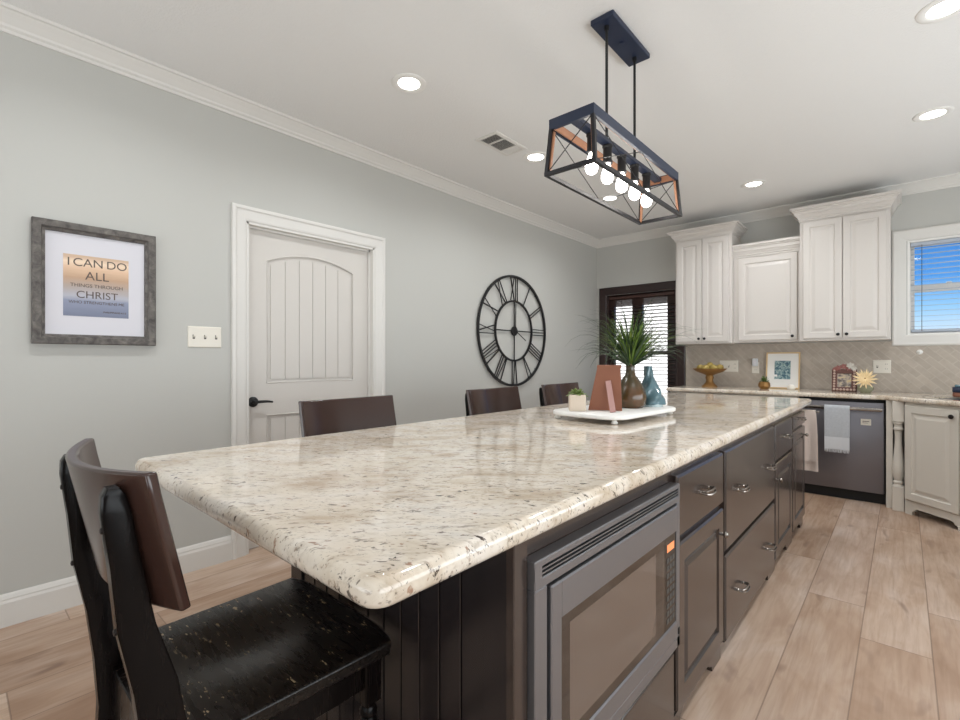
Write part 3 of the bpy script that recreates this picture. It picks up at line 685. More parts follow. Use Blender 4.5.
# ------------------------------------------------------------------ bar stools
def stool_proto(label):
    t = thing('bar_stool', label, 'stool', (0, 0, 0), 'counter stools around the island', local=True)
    # saddle seat
    mb = MB(); nx, ny = 20, 18; w, d0, d1 = .2275, -.20, .212
    def zt(u, v):
        s = u*2-1; return .600-.016*math.exp(-((s)/.42)**2*1.0)*math.exp(-((v-.42)/.33)**2)*1.0-.004*(abs(s)**6)
    T = []; B_ = []
    for j in range(ny+1):
        v = j/ny; y = d0+(d1-d0)*v; a = []; b = []
        for i in range(nx+1):
            u = i/nx; s = u*2-1; ww = w*(1-.06*(1-v)); x = s*ww; yy = y-(.018*(abs(s)**4) if v > .8 else 0)*((v-.8)/.2 if v > .8 else 0)
            a.append(mb.bm.verts.new((x, yy, zt(u, v)))); b.append(mb.bm.verts.new((x*.985, yy*.985, .565)))
        T.append(a); B_.append(b)
    for j in range(ny):
        for i in range(nx):
            mb._f([T[j][i], T[j][i+1], T[j+1][i+1], T[j+1][i]]); mb._f([B_[j][i], B_[j+1][i], B_[j+1][i+1], B_[j][i+1]])
    for i in range(nx): mb._f([T[0][i], B_[0][i], B_[0][i+1], T[0][i+1]]); mb._f([T[ny][i], T[ny][i+1], B_[ny][i+1], B_[ny][i]])
    for j in range(ny): mb._f([T[j][0], T[j+1][0], B_[j+1][0], B_[j][0]]); mb._f([T[j][nx], B_[j][nx], B_[j+1][nx], T[j+1][nx]])
    so = mb.build('seat', 'seat', t, True, angle=40); md = so.modifiers.new('bev', 'BEVEL'); md.width = .005; md.segments = 2; md.limit_method = 'ANGLE'
    # rear legs run up as posts
    for s in (-1, 1):
        mb = MB(); x = s*.181; prof = [(0, -.265, .020), (.25, -.232, .023), (.50, -.216, .028), (.60, -.220, .031), (.70, -.234, .029), (.80, -.259, .024), (.90, -.273, .019), (.98, -.284, .018), (1.006, -.287, .014), (1.017, -.288, .007)]
        rings = []
        for z, y, h in prof: rings.append([Vector((x+a*.015, y+b*h, z)) for a, b in ((-1, -.86), (-.86, -1), (.86, -1), (1, -.86), (1, .86), (.86, 1), (-.86, 1), (-1, .86))])
        mb.loft(rings); lg = mb.build('leg', 'stool', t, True, angle=50)
        for z, y, h in ((.955, -.2805, .0183), (.80, -.259, .024)):
            mb = MB(); mb.lathe([(.001, 0), (.0055, 0), (.0045, -.003), (.001, -.0038)], (x, y-h+.0005, z), 'Y', 10); mb.build('bolt_cap', 'bronze', lg, True)
    for s in (-1, 1):
        mb = MB(); x, y = s*.180, .165
        mb.box(x-.021, x+.021, y-.021, y+.021, .46, .565, .003)
        mb.lathe([(.020, .462), (.015, .452), (.020, .442), (.020, .436), (.014, .428), (.020, .418), (.020, .412), (.015, .404), (.019, .39), (.022, .34), (.020, .27), (.015, .215), (.020, .205), (.020, .196), (.014, .188), (.019, .18), (.019, .10), (.015, 0)], (x, y, 0), 'Z', 16)
        mb.build('leg', 'stool', t, True)
    mb = MB(); mb.box(-.16, .16, .155, .176, .492, .565, .002); mb.build('apron', 'stool', t)
    mb = MB(); mb.box(-.158, .158, -.224, -.200, .485, .575, .002); mb.build('apron', 'stool', t)
    for s in (-1, 1): mb = MB(); mb.box(s*.175-.011, s*.175+.011, -.20, .146, .492, .565, .002); mb.build('apron', 'stool', t)
    mb = MB(); mb.box(-.165, .165, .155, .178, .20, .235, .003); mb.build('footrest', 'stool', t)
    for s in (-1, 1): mb = MB(); mb.box(s*.174-.009, s*.174+.009, -.235, .150, .25, .28, .003); mb.build('stretcher', 'stool', t)
    # curved back panel
    mb = MB(); nx, nz = 24, 8; hw = .2315; F_ = []; K_ = []
    for k in range(nz+1):
        v = k/nz; z = .820+.214*v; a = []; b = []; bow = .056
        for i in range(nx+1):
            s = i/nx*2-1; x = s*hw; yc = -.203-.046*v-bow*(1-abs(s)**2.0); n_ = Vector((2*bow*s/hw*-1, 1, 0)).normalized()
            zz = z+(.006*(s*s) if k == nz else 0)
            c = Vector((x, yc, zz)); a.append(mb.bm.verts.new(c+n_*.009)); b.append(mb.bm.verts.new(c-n_*.009))
        F_.append(a); K_.append(b)
    for k in range(nz):
        for i in range(nx): mb._f([F_[k][i], F_[k][i+1], F_[k+1][i+1], F_[k+1][i]]); mb._f([K_[k][i], K_[k+1][i], K_[k+1][i+1], K_[k][i+1]])
        mb._f([F_[k][0], F_[k+1][0], K_[k+1][0], K_[k][0]]); mb._f([F_[k][nx], K_[k][nx], K_[k+1][nx], F_[k+1][nx]])
    for i in range(nx): mb._f([F_[0][i], K_[0][i], K_[0][i+1], F_[0][i+1]]); mb._f([F_[nz][i], F_[nz][i+1], K_[nz][i+1], K_[nz][i]])
    bo_ = mb.build('backrest', 'stoolback', t, True, angle=40); md = bo_.modifiers.new('bev', 'BEVEL'); md.width = .004; md.segments = 2; md.limit_method = 'ANGLE'
    return t
st = stool_proto('large nearby black bar stool at the island end, worn saddle seat in view')
spots = [(-1.055, .45, 0, None), (-1.555, 1.172, -PI/2, 'dark bar stool behind the island in front of the cream door'),
         (-1.555, 2.150, -PI/2, 'middle stool along the wall side, below the round wall clock'), (-1.555, 2.885, -PI/2, 'farthest dark bar stool, behind the small white succulent pot')]
for i, (x, y, a, lab) in enumerate(spots):
    o = st if i == 0 else copy_tree(st)
    o.location = (x, y, 0); o.rotation_euler.z = a
    if lab: o['label'] = lab

# ------------------------------------------------------------------ ceiling: recessed lights, vent
cans = [(-2.10, 1.75, 'recessed ceiling light nearest the pantry door and framed picture'), (-2.127, 3.04, 'recessed ceiling light beside the air vent'), (-2.127, 4.29, 'recessed ceiling light seen through the pendant cage'),
        (-.996, 4.80, 'recessed ceiling light in front of the upper cabinets'), (.143, 4.20, 'recessed ceiling light in front of the sink window'), (.140, 2.97, 'recessed ceiling light partly cut off at the upper corner'),
        (-2.10, .46, 'added recessed ceiling light above the framed verse print, out of view'), (.140, 1.70, 'added recessed ceiling light over the aisle by the microwave, out of view')]  # last two are unseen, added to brighten the side wall and aisle
for x, y, lab in cans:
    t = thing('recessed_light', lab, 'ceiling light', (x, y, H), 'recessed ceiling lights')
    mb = MB(); mb.lathe([(.098, H), (.098, H-.003), (.092, H-.006), (.068, H-.007), (.060, H-.002), (.060, H)], (x, y, 0), 'Z', 32, None, False); mb.build('trim_ring', 'vinyl', t, True)
    mb = MB(); mb.lathe([(.001, H-.003), (.061, H-.003), (.061, H-.001), (.001, H-.001)], (x, y, 0), 'Z', 28); mb.build('lens', 'lens', t)
    a_ = area('recessed_lamp', (x, y, H-.012), (0, 0, 0), .11, .11, 6.6, (.95, .98, 1), math.radians(150), 'DISK')
t = thing('air_vent', 'white louvred air vent in the ceiling', 'vent', (-2.185, 2.69, H))
fC = lambda u, v, w: Vector((u, v, H-w))
mb = MB(); mb.framing(fC, -2.285, -2.085, 2.51, 2.87, [(0, 0), (0, .004), (.004, .007), (.024, .009), (.030, .005), (.030, 0)]); mb.box(-2.26, -2.11, 2.622, 2.636, H-.008, H-.001); mb.box(-2.26, -2.11, 2.765, 2.775, H-.008, H-.001); mb.build('frame', 'trim', t)
mb = MB(); mb.box(-2.262, -2.108, 2.532, 2.848, H-.0012, H-.0002); mb.build('duct_opening', 'slot', t)
mb = MB()
for a, b, tilt in ((2.54, 2.622, 42), (2.636, 2.765, 42), (2.775, 2.842, -38)):
    n = int((b-a)/.0125)
    for k in range(n):
        T = Matrix.Translation((-2.185, a+(k+.5)*(b-a)/n, H-.0052)) @ Matrix.Rotation(math.radians(tilt), 4, 'X'); mb.box(-.074, .074, -.0055, .0055, -.0005, .0005, 0, T)
mb.build('louvres', 'trim', t)

# ------------------------------------------------------------------ pendant
px, py = -1.027, 2.195
t = thing('pendant_light', 'long dark metal cage pendant with five glowing bulbs over the island', 'pendant light', (px, py, H))
mb = MB(); mb.box(px-.057, px+.057, py-.208, py+.208, H-.026, H, .003); mb.lathe([(.001, H-.032), (.012, H-.032), (.012, H-.026), (.001, H-.025)], (px, py, 0), 'Z', 12); mb.build('canopy', 'navy', t)
for y in (2.037, 2.344):
    mb = MB(); mb.lathe([(.001, 2.215), (.0065, 2.216), (.0065, H-.045), (.011, H-.044), (.011, H-.026), (.001, H-.025)], (px, y, 0), 'Z', 10); mb.build('rod', 'black', t, True)
zt0, zt1, zb0 = 2.190, 2.234, 1.992
tx, ty, bx_, by_ = .106, .478, .122, .492
fT = lambda z: (lambda u, v, w: Vector((px+u, py+v, z+w)))
mb = MB(); mb.framing(fT(zt0), -tx, tx, -ty, ty, [(0, 0), (0, zt1-zt0), (.014, zt1-zt0), (.014, 0)]); mb.build('top_frame', 'navy', t)
mb = MB(); mb.framing(fT(zt0+.004), -tx+.014, tx-.014, -ty+.014, ty-.014, [(0, 0), (0, .034), (.006, .034), (.006, 0)]); mb.build('wood_liner', 'wood_light', t)
mb = MB(); mb.framing(fT(zb0), -bx_, bx_, -by_, by_, [(0, 0), (0, .016), (.016, .016), (.016, 0)]); mb.build('bottom_frame', 'wirem', t)
for sx_ in (-1, 1):
    for sy_ in (-1, 1):
        a = (px+sx_*(tx-.007), py+sy_*(ty-.007), zt0+.002); b = (px+sx_*(bx_-.008), py+sy_*(by_-.008), zb0+.010)
        mb = MB(); mb.bar(a, b, .015, .015, (0, 1, 0)); po = mb.build('corner_post', 'wirem', t)
        mb = MB(); o = Vector((-sx_*.009, -sy_*.009, 0)); mb.bar(Vector(a)+o, Vector(b)+o, .011, .011, (0, 1, 0)); mb.build('wood_inlay', 'wood_light', po)
mb = MB()
def wire(a, b): mb.tube([a, b], .0022, 6)
for sx_ in (-1, 1):
    T0 = [(px+sx_*(tx-.007), py+y, zt0+.004) for y in (-ty+.01, 0, ty-.01)]; B0 = [(px+sx_*(bx_-.008), py+y, zb0+.012) for y in (-by_+.01, 0, by_-.01)]
    for k in (0, 1): wire(T0[k], B0[k+1]); wire(T0[k+1], B0[k])
for sy_ in (-1, 1):
    wire((px-tx+.01, py+sy_*(ty-.007), zt0+.004), (px+bx_-.01, py+sy_*(by_-.008), zb0+.012)); wire((px+tx-.01, py+sy_*(ty-.007), zt0+.004), (px-bx_+.01, py+sy_*(by_-.008), zb0+.012))
mb.build('cross_wire', 'wirem', t)
mb = MB(); mb.box(px-.020, px+.020, py-ty+.012, py+ty-.012, zt0+.012, zt0+.034, .002); mb.build('socket_bar', 'navy', t)
for k in range(5):
    y = py+(k-2)*.150
    mb = MB(); mb.lathe([(.001, 2.205), (.024, 2.203), (.024, 2.195), (.020, 2.19), (.020, 2.135), (.023, 2.130), (.023, 2.118), (.017, 2.118), (.001, 2.117)], (px, y, 0), 'Z', 18); s_ = mb.build('socket', 'black', t, True)
    mb = MB(); mb.lathe([(.012, 2.120), (.014, 2.108), (.022, 2.088), (.028, 2.066), (.028, 2.050), (.022, 2.034), (.010, 2.026), (.001, 2.0245)], (px, y, 0), 'Z', 20); mb.build('bulb', 'bulb', s_, True)

# ------------------------------------------------------------------ side wall: clock, picture, switch
t = thing('wall_clock', 'large black open-frame roman numeral clock on the grey wall', 'clock', (XL, 3.925, 1.507))
cy, cz, cx = 3.925, 1.507, XL+.022
def pol(r, a, x=0): return Vector((cx+x, cy+r*math.sin(a), cz+r*math.cos(a)))
def hoop(r0, r1, th):
    mb = MB(); n = 72
    R = [mb.ring([pol(r0, 2*PI*i/n, -th), pol(r1, 2*PI*i/n, -th), pol(r1, 2*PI*i/n, th), pol(r0, 2*PI*i/n, th)]) for i in range(n)]
    for i in range(n):
        for k in range(4): mb._f([R[i][k], R[i][(k+1) % 4], R[(i+1) % n][(k+1) % 4], R[(i+1) % n][k]])
    return mb
hoop(.553, .577, .008).build('outer_ring', 'black', t, True); hoop(.300, .318, .008).build('inner_ring', 'black', t, True)
nums = {1: 'I', 2: 'II', 3: 'III', 4: 'IIII', 5: 'V', 6: 'VI', 7: 'VII', 8: 'VIII', 9: 'IX', 10: 'X', 11: 'XI', 12: 'XII'}
for h_, s_ in nums.items():
    a = 2*PI*h_/12; er = Vector((0, math.sin(a), math.cos(a))); et = Vector((0, math.cos(a), -math.sin(a))); C0 = Vector((cx, cy, cz)); mb = MB()
    wd = {'I': .030, 'V': .070, 'X': .078}; tot = sum(wd[c] for c in s_); x = -tot/2
    def st_(t0, r0, t1, r1, w=.0085): mb.bar(C0+er*r0+et*t0, C0+er*r1+et*t1, w, .008, (1, 0, 0))
    for c in s_:
        m_ = x+wd[c]/2
        if c == 'I': st_(m_, .316, m_, .556)
        elif c == 'V': st_(m_-.006, .316, m_-.030, .556, .011); st_(m_+.006, .316, m_+.030, .556, .006)
        else: st_(m_-.030, .316, m_+.030, .556, .006); st_(m_+.030, .316, m_-.030, .556, .011)
        x += wd[c]
    mb.build('numeral', 'black', t)
for k in range(4):
    a = k*PI/2; mb = MB(); mb.bar(pol(.03, a), pol(.304, a), .013 if k % 2 == 0 else .012, .007, (1, 0, 0)); mb.build('spoke', 'black', t)
mb = MB(); mb.lathe([(.001, -.018), (.034, -.018), (.048, -.006), (.048, .008), (.030, .014), (.001, .015)], (cx, cy, cz), 'X', 24); mb.build('hub', 'black', t, True)
mb = MB(); mb.bar(pol(-.05, .02, .017), pol(.285, .02, .017), .012, .003, (1, 0, 0)); mb.build('minute_hand', 'black', t)
mb = MB(); mb.bar(pol(-.03, 2.08, .020), pol(.20, 2.08, .020), .010, .003, (1, 0, 0)); mb.build('hour_hand', 'black', t)
mb = MB()
for a in (PI*.25, PI*1.25, PI*.75, PI*1.75): mb.bar(pol(.565, a, -.022), pol(.565, a, -.006), .012, .012)
mb.build('wall_mount', 'black', t)

t = thing('picture_frame', 'grey barnwood framed verse print hung on the side wall', 'picture', (XL, .505, 1.575))
f = FX(XL)
mb = MB(); mb.framing(f, .262, .750, 1.282, 1.870, [(0, 0), (0, .034), (.004, .038), (.030, .038), (.034, .034), (.036, .026), (.046, .022), (.048, .010), (.048, 0)]); mb.build('frame', 'barn', t)
mb = MB(); mb.box(XL+.004, XL+.010, .304, .708, 1.325, 1.827); mb.build('mat_board', 'paper', t)
M['print'] = mat('verse_print', srgb(190, 160, 140), .5)
q = NB(M['print']); sp_ = q.new('ShaderNodeSeparateXYZ'); q.l.new(q.obj(), sp_.inputs[0])
hh = q.math('ADD', q.math('MULTIPLY', sp_.outputs[2], 1/.30), q.math('MULTIPLY', q.noise(q.map(q.obj(), (1, 2, 16)), 5, 3), .08)); hh = q.math('ADD', hh, .50)
q.col(q.ramp(hh, [(.0, srgb(112, 118, 140)), (.28, srgb(140, 146, 168)), (.36, srgb(176, 176, 186)), (.52, srgb(176, 160, 150)), (.66, srgb(190, 156, 128)), (.82, srgb(222, 188, 158)), (.92, srgb(238, 214, 188)), (1, srgb(206, 176, 150))]))
mb = MB(); mb.box(XL+.010, XL+.0108, .374, .634, 1.421, 1.722); pr_ = mb.build('print', 'print', t)
for s, sz, y, z in (('I CAN DO', .056, .504, 1.668), ('ALL', .058, .504, 1.604), ('THINGS THROUGH', .024, .504, 1.566), ('CHRIST', .050, .504, 1.512), ('WHO STRENGTHENS ME', .020, .504, 1.484), ('PHILIPPIANS 4:13', .013, .575, 1.442)):
    text_line(s, sz, f, y, z, .0112, 'ink', pr_)
def plate(name, label, f, u0, u1, v0, v1, loc, kinds, cat='switch', grp=None):
    t = thing(name, label, cat, loc, grp); mb = MB(); mb.panel(f, u0, u1, v0, v1, [(0, 0), (0, .003), (.004, .006), (.006, .0062)]); mb.build('plate', 'plate', t)
    n = len(kinds)
    for i, k in enumerate(kinds):
        um = u0+(u1-u0)*(i+.5)/n; vm = (v0+v1)/2
        if k == 't':
            mb = MB(); mb.panel(f, um-.006, um+.006, vm-.012, vm+.012, [(0, .006), (0, .0066)]); mb.build('toggle_slot', 'slot', t)
            mb = MB(); mb.loft([[f(um+a*.004, vm+b*.005, .006) for a, b in ((-1, -1), (1, -1), (1, 1), (-1, 1))], [f(um+a*.003, vm+.008+b*.004, .016) for a, b in ((-1, -1), (1, -1), (1, 1), (-1, 1))]]); mb.build('toggle', 'plate', t)
        else:
            mb = MB()
            for dv in ((-.022, .022) if k == 'o' else (0,)):
                for a in (-.006, .006): mb.panel(f, um+a-.0012, um+a+.0012, vm+dv-.004, vm+dv+.006, [(0, .006), (0, .0067)])
            mb.build('socket_slots', 'slot', t)
    return t
plate('light_switch', 'white three-toggle switch plate beside the cream door', FX(XL), .912, 1.090, 1.278, 1.399, (XL, 1.0, 1.34), 'ttt')
fB = FY(YB-.010)
plate('light_switch', 'ivory three-gang plate on the tile behind the gold pedestal bowl', fB, -1.528, -1.342, 1.074, 1.200, (-1.435, YB-.01, 1.137), 'tto')
plate('outlet', 'narrow ivory outlet on the tile with a white plug-in', fB, -1.208, -1.140, 1.062, 1.182, (-1.174, YB-.01, 1.12), 'o', 'outlet')
plug = thing('plug_in', 'white plug-in air freshener in the narrow tile outlet', 'air freshener', (-1.174, YB-.017, 1.14))
mb = MB(); mb.box(-1.200, -1.148, YB-.058, YB-.0165, 1.138, 1.222, .010, seg=3); mb.build('body', 'towel_white', plug, True); mb = MB(); mb.box(-1.188, -1.160, YB-.0595, YB-.0575, 1.175, 1.205, .0008); mb.build('grille', 'paper', plug)
plate('outlet', 'ivory double plate on the tile beside the cream flower', fB, -.210, -.082, 1.084, 1.205, (-.146, YB-.01, 1.145), 'to', 'outlet')
t = thing('tile_hook', 'tiny white round hook on the tile under the sink window', 'hook', (.110, YB-.01, 1.275))
mb = MB(); mb.lathe([(.001, 0), (.022, 0), (.022, -.006), (.010, -.010), (.008, -.022), (.001, -.024)], (.110, YB-.0102, 1.275), 'Y', 16); mb.build('base', 'vinyl', t, True); mb = MB(); mb.tube([(.110, YB-.032, 1.275), (.110, YB-.040, 1.268), (.110, YB-.040, 1.255)], .004, 8); mb.build('arm', 'vinyl', t, True)

# ------------------------------------------------------------------ tray and what stands on it
tz = .955
t = thing('serving_tray', 'white painted footed tray on the island', 'tray', (-1.11, 2.30, .914))
T = Matrix.Translation((-1.11, 2.30, 0)) @ Matrix.Rotation(math.radians(-4), 4, 'Z')
mb = MB(); R = [rrect(-.200, .205, -.335, .335, .105, i, z) for i, z in ((.006, tz-.020), (0, tz-.016), (0, tz-.004), (.004, tz))]; mb.loft([[T @ Vector(p) for p in r] for r in R]); mb.build('top', 'vinyl', t, True, angle=50)
for a in (-1, 1):
    for b in (-1, 1):
        mb = MB(); mb.lathe([(.016, tz-.019), (.010, tz-.024), (.014, tz-.030), (.016, tz-.036), (.010, .9142)], (a*.158, b*.285, 0), 'Z', 14, T); mb.build('foot', 'vinyl', t, True)
# succulent pot
t = thing('succulent_pot', 'small square white pot with a green succulent on the tray', 'plant', (-1.205, 2.075, tz))
c = (-1.205, 2.075)
mb = MB(); T = Matrix.Translation((c[0], c[1], 0)) @ Matrix.Rotation(.6, 4, 'Z'); mb.box(-.040, .040, -.040, .040, tz, tz+.080, .004, T, 2); M['creampot'] = mat('cream_ceramic', srgb(208, 192, 174), .4); mb.build('pot', 'creampot', t)
def leafy(n, c, z, r, hgt, w, mname, parent, name='leaves', seed=2, curl=.3):
    rnd = random.Random(seed); mb = MB()
    for k in range(n):
        a = k*2.4; q_ = (k+.5)/n; L = r*(.35+.65*q_); up = hgt*(1-.75*q_); d = Vector((math.cos(a), math.sin(a), 0)); s_ = Vector((-d.y, d.x, 0)); b0 = Vector((*c, z))
        rr = []
        for u_, ww in ((0, .4), (.35, 1), (.7, .85), (1, .08)):
            p = b0+d*L*u_+Vector((0, 0, up*u_-curl*L*u_*u_*q_)); nrm = Vector((0, 0, 1))
            rr.append([p-s_*w*ww, p+nrm*w*.35*ww*-1, p+s_*w*ww, p+nrm*w*.45*ww])
        mb.loft(rr)
    return mb.build(name, mname, parent, True, angle=60)
M['succ'] = mat('succulent_green', srgb(112, 128, 66), .5)
leafy(22, c, tz+.078, .062, .035, .012, 'succ', t)
# easel-backed frame from behind
t = thing('easel_frame', 'brown tapered picture easel seen from behind on the tray', 'picture stand', (-1.085, 2.17, tz))
T = Matrix.Translation((-1.088, 2.165, tz)) @ Matrix.Rotation(math.radians(24), 4, 'Z') @ Matrix.Rotation(math.radians(7), 4, 'X')
fE = lambda u, v, w: T @ Vector((u, -w, v))
mb = MB(); mb.prism([(-.092, .002), (.070, .002), (.062, .215), (-.046, .215)], fE, -.010, .004); mb.build('back_board', 'terracotta', t)
mb = MB(); mb.prism([(-.048, .213), (.065, .213), (.066, .226), (-.046, .226)], fE, -.014, .008); mb.build('top_edge', 'terracotta', t)
mb = MB(); mb.bar(fE(.005, .150, .006), T @ Vector((.030, -.082, .012)), .026, .006, (0, -.5, 1)); mb.build('strut', 'pinkwood', t)
# bottle vase with grass plant
t = thing('potted_grass', 'spiky green grass plant in a round brown bottle vase on the tray', 'plant', (-1.075, 2.40, tz))
M['vase'] = mat('olive_brown_glaze', srgb(112, 84, 50), .22, spec=.6)
q = NB(M['vase']); q.col(q.ramp(q.noise(q.map(q.obj(), (1, 1, .5)), 12, 4), [(.3, srgb(52, 50, 28)), (.5, srgb(74, 58, 33)), (.75, srgb(104, 66, 42))]))
mb = MB(); mb.lathe([(.001, tz), (.062, tz), (.076, tz+.018), (.082, tz+.05), (.078, tz+.08), (.062, tz+.12), (.042, tz+.150), (.026, tz+.172), (.022, tz+.20), (.023, tz+.225), (.027, tz+.235), (.022, tz+.236), (.018, tz+.22), (.001, tz+.21)], (-1.075, 2.40, 0), 'Z', 32); mb.build('vase', 'vase', t, True, angle=60)
M['grass1'] = mat('grass_green', srgb(104, 138, 48), .5); M['grass2'] = mat('grass_dark_green', srgb(52, 72, 44), .5)
q = NB(M['grass1']); q.col(q.ramp(q.noise(q.obj(), 30, 2), [(.3, srgb(64, 92, 30)), (.6, srgb(104, 130, 48)), (.8, srgb(140, 150, 76))]))
def blades(n, c, L0, L1, spread, w, seed, droop, ml):
    rnd = random.Random(seed); mb = MB()
    for k in range(n):
        a = rnd.random()*2*PI; L = rnd.uniform(L0, L1); sp = spread*rnd.uniform(.15, 1.0); d = Vector((math.cos(a), math.sin(a), 0)); s_ = Vector((-d.y, d.x, 0)); p = Vector((*c, 0))+d*rnd.uniform(0, .012); th = sp; rr = []; N = 8; dr = droop*rnd.uniform(.3, 1.2)
        for j in range(N+1):
            u_ = j/N; ww = w*(1-u_**1.6)+.0004; T_ = d*math.sin(th)+Vector((0, 0, math.cos(th))); nn = s_.cross(T_)
            rr.append([p-s_*ww, p+nn*ww*.35, p+s_*ww, p-nn*ww*.35]); p = p+T_*(L/N); th = min(2.4, th+dr*u_/N*2)
        mb.loft(rr)
    return mb
gc = (-1.075, 2.40, tz+.215)
def lift(mb, z):
    bmesh.ops.translate(mb.bm, verts=mb.bm.verts, vec=(0, 0, z)); return mb
lift(blades(190, gc[:2], .17, .31, .80, .0040, 4, 1.1, None), gc[2]).build('green_blades', 'grass1', t)
lift(blades(150, gc[:2], .22, .44, 1.15, .0042, 9, 2.4, None), gc[2]).build('dark_blades', 'grass2', t)
# teal twisted vase
t = thing('teal_vase', 'twisted teal glass sculpture vase at the end of the tray', 'vase', (-1.02, 2.545, tz))
mb = MB(); rings = []
for k in range(30):
    u_ = k/29; z = tz+.012+u_*.205; r = .054*(1-u_)**1.2+.020+.010*math.sin(u_*PI*2)*(1-u_); tw = u_*3.6
    rings.append([(-1.02-.020*u_+(r*(1.0 if i % 4 < 2 else .72))*math.cos(2*PI*i/16+tw), 2.545+(r*(1.0 if i % 4 < 2 else .72))*math.sin(2*PI*i/16+tw), z) for i in range(16)])
mb.loft(rings); mb.build('body', 'teal', t, True, angle=70)
mb = MB(); mb.lathe([(.001, tz), (.058, tz), (.060, tz+.008), (.052, tz+.014), (.001, tz+.015)], (-1.02, 2.545, 0), 'Z', 24); mb.build('base', 'clear', t, True)

# ------------------------------------------------------------------ things on the back counter
cz_ = .914
t = thing('pedestal_bowl', 'gold pedestal bowl on the back counter by the dark window', 'bowl', (-1.56, 5.48, cz_))
mb = MB(); mb.lathe([(.001, cz_), (.078, cz_), (.076, cz_+.012), (.060, cz_+.026), (.040, cz_+.05), (.034, cz_+.075), (.044, cz_+.105), (.036, cz_+.115), (.040, cz_+.13), (.09, cz_+.150), (.135, cz_+.168), (.168, cz_+.196), (.170, cz_+.200), (.162, cz_+.200), (.120, cz_+.178), (.03, cz_+.150), (.001, cz_+.150)], (-1.56, 5.48, 0), 'Z', 36); mb.build('bowl', 'gold', t, True, angle=60)
M['fruit'] = mat('yellow_fruit', srgb(164, 142, 74), .5)
for i, (dx, dy, dz, r) in enumerate(((-.085, -.02, .207, .036), (-.02, -.06, .203, .038), (.055, -.05, .206, .038), (.098, .02, .212, .034), (.02, .055, .204, .037), (-.055, .060, .206, .036), (.005, .0, .232, .036))):
    mb = MB(); T = Matrix.Translation((-1.56+dx, 5.48+dy, cz_+dz)) @ Matrix.Rotation(i*1.3, 4, 'Z'); mb.lathe([(.001, -r*1.25), (r*.25, -r*1.12), (r*.72, -r*.75), (r, 0), (r*.72, r*.75), (r*.25, r*1.12), (.001, r*1.25)], (0, 0, 0), 'X', 14, T)
    o = mb.build('lemon', 'fruit', None, True, loc=(-1.56+dx, 5.48+dy, cz_+dz)); tag(o, 'yellow fruit piled in the gold pedestal bowl', 'fruit', 'fruit in the gold bowl')
t = thing('gold_pot_plant', 'tiny green plant in a faceted gold pot by the teal print', 'plant', (-1.042, 5.47, cz_))
mb = MB(); mb.lathe([(.001, cz_), (.036, cz_), (.054, cz_+.030), (.050, cz_+.062), (.040, cz_+.074), (.034, cz_+.070), (.001, cz_+.066)], (-1.042, 5.47, 0), 'Z', 9); mb.build('pot', 'gold', t)
M['leafg'] = mat('leaf_green', srgb(84, 104, 58), .5); leafy(20, (-1.042, 5.47), cz_+.066, .065, .075, .010, 'leafg', t, seed=5)
# leaning teal print
t = thing('picture_frame', 'pale wood framed teal print leaning on the tile', 'picture', (-.92, 5.68, cz_))
T = Matrix.Translation((-.92, 5.665, cz_+.001)) @ Matrix.Rotation(math.radians(-9), 4, 'X'); f = lambda u, v, w: T @ Vector((u, -w, v))
M['palewood'] = mat('pale_wood', srgb(214, 184, 140), .5)
mb = MB(); mb.framing(f, -.148, .148, 0, .372, [(0, -.008), (0, .012), (.010, .012), (.012, .006), (.012, -.008)]); mb.build('frame', 'palewood', t)
mb = MB(); mb.prism([(-.137, .011), (.137, .011), (.137, .361), (-.137, .361)], f, -.006, .002); mb.build('mat_board', 'vinyl', t)
M['tealprint'] = mat('teal_floral_print', srgb(110, 140, 150), .5); q = NB(M['tealprint'])
q.col(q.ramp(q.noise(q.obj(), 38, 4, .6, .5), [(.36, srgb(52, 84, 104)), (.48, srgb(98, 132, 140)), (.56, srgb(170, 188, 186)), (.66, srgb(84, 122, 116))]))
mb = MB(); mb.prism([(-.072, .095), (.068, .095), (.068, .285), (-.072, .285)], f, .002, .003); pr_ = mb.build('print', 'tealprint', t)
mb = MB(); mb.prism([(-.085, .120), (-.046, .120), (-.046, .142), (-.085, .142)], f, .003, .0036); mb.build('white_tag', 'vinyl', pr_)
# small white sea-shell ornament in front of it
mb = MB(); T2 = Matrix.Translation((-.825, 5.55, cz_)) @ Matrix.Diagonal((1.25, .8, 1, 1)); mb.lathe([(.001, 0), (.024, .001), (.030, .014), (.026, .030), (.014, .044), (.001, .048)], (0, 0, 0), 'Z', 16, T2)
tag(mb.build('ornament', 'plate', None, True, loc=(-.825, 5.55, cz_)), 'small pale rounded ornament at the foot of the teal print', 'ornament')
# ornate photo frame with flower cluster
t = thing('ornate_frame', 'small ornate reddish photo frame topped with flowers on the counter', 'picture', (-.405, 5.50, cz_))
T = Matrix.Translation((-.405, 5.505, cz_+.001)) @ Matrix.Rotation(math.radians(-8), 4, 'X'); f = lambda u, v, w: T @ Vector((u, -w, v))
M['ornred'] = mat('reddish_brown_wood', srgb(98, 62, 54), .5); M['shell'] = mat('shell_beads', srgb(186, 160, 146), .45); M['photo'] = mat('small_photo', srgb(150, 140, 120), .4)
q = NB(M['photo']); q.col(q.ramp(q.noise(q.obj(), 26, 3), [(.38, srgb(92, 84, 78)), (.5, srgb(158, 146, 136)), (.6, srgb(196, 178, 140)), (.7, srgb(168, 124, 52))]))
mb = MB(); mb.framing(f, -.092, .092, .0, .205, [(0, -.008), (0, .010), (.008, .016), (.036, .014), (.040, .008), (.040, -.008)]); fr = mb.build('frame', 'ornred', t)
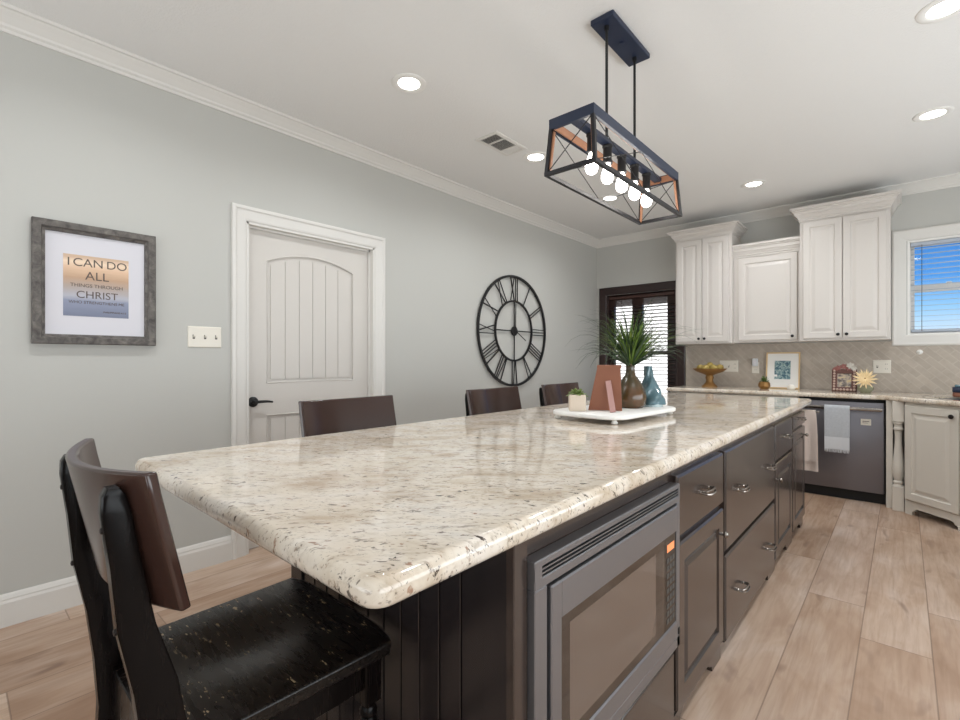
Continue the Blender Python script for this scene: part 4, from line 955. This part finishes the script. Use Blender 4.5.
mb = MB(); mb.prism([(-.054, .038), (.054, .038), (.054, .167), (-.054, .167)], f, -.004, .006); mb.build('photo', 'photo', t)
mb = MB()
for k in range(8):
    for u_ in (-.074, .074): p = f(u_, .02+k*.024, .018); mb.lathe([(.001, -.009), (.009, -.004), (.010, .0), (.008, .004), (.001, .007)], p, 'Y', 8)
for k in range(7): p = f(-.075+k*.025, .016, .018); mb.lathe([(.001, -.009), (.010, -.004), (.011, .0), (.008, .004), (.001, .007)], p, 'Y', 8)
mb.build('shell_beads', 'shell', fr, True)
M['dusty'] = mat('dusty_pink_petals', srgb(150, 98, 92), .7); M['palepet'] = mat('pale_petals', srgb(196, 190, 180), .7)
def blossom(mb, c, nrm, r, n, rows=2, w=.2):
    nrm = Vector(nrm).normalized(); z = Vector((0, 0, 1)); Q = z.rotation_difference(nrm).to_matrix().to_4x4(); B = Matrix.Translation(c) @ Q
    for j in range(rows):
        for k in range(n):
            a = 2*PI*(k+.5*j)/n; L = r*(1-.22*j); d = Vector((math.cos(a), math.sin(a), 0)); s_ = Vector((-d.y, d.x, 0)); rr = []
            for u_, ww in ((.08, .35), (.4, 1), (.75, .75), (1, .05)):
                p = d*L*u_+Vector((0, 0, r*.10*j+r*.35*u_*u_*(.4+.5*j))); x_ = L*w*ww; rr.append([B @ (p-s_*x_), B @ (p-Vector((0, 0, x_*.25))), B @ (p+s_*x_), B @ (p+Vector((0, 0, x_*.25)))])
            mb.loft(rr)
mb = MB()
for u_, v_, r in ((-.045, .215, .030), (-.005, .228, .032), (-.07, .205, .022), (.03, .212, .026)): blossom(mb, f(u_, v_, .012), (0, -1, .4), r, 7, 2, .2)
mb.build('pink_flowers', 'dusty', t)
mb = MB()
for u_, v_, r in ((.045, .236, .034), (.07, .212, .026)): blossom(mb, f(u_, v_, .014), (.2, -1, .4), r, 7, 2, .3)
mb.build('pale_flowers', 'palepet', t)
# cream flower in a small bowl
t = thing('cream_flower', 'cream starburst flower in a little bowl next to the ornate frame', 'flower', (-.252, 5.46, cz_))
M['creamp'] = mat('cream_petals', srgb(238, 214, 168), .6); M['bowlg'] = mat('sage_glass', srgb(140, 142, 118), .15, spec=.6)
mb = MB(); blossom(mb, (-.252, 5.435, cz_+.122), (.02, -1, .30), .094, 13, 3, .085); mb.build('petals', 'creamp', t)
mb = MB(); mb.lathe([(.001, 0), (.010, 0), (.011, -.006), (.006, -.012), (.001, -.013)], (-.252, 5.428, cz_+.126), 'Y', 12); mb.build('flower_centre', 'gold', t, True)
mb = MB(); mb.lathe([(.001, cz_), (.034, cz_), (.056, cz_+.022), (.060, cz_+.044), (.050, cz_+.064), (.045, cz_+.062), (.050, cz_+.04), (.001, cz_+.02)], (-.252, 5.475, 0), 'Z', 24); mb.build('bowl', 'bowlg', t, True)
mb = MB(); mb.tube([(-.252, 5.475, cz_+.022), (-.252, 5.47, cz_+.07), (-.252, 5.44, cz_+.118)], .004, 6); mb.build('stem', 'leafg', t)
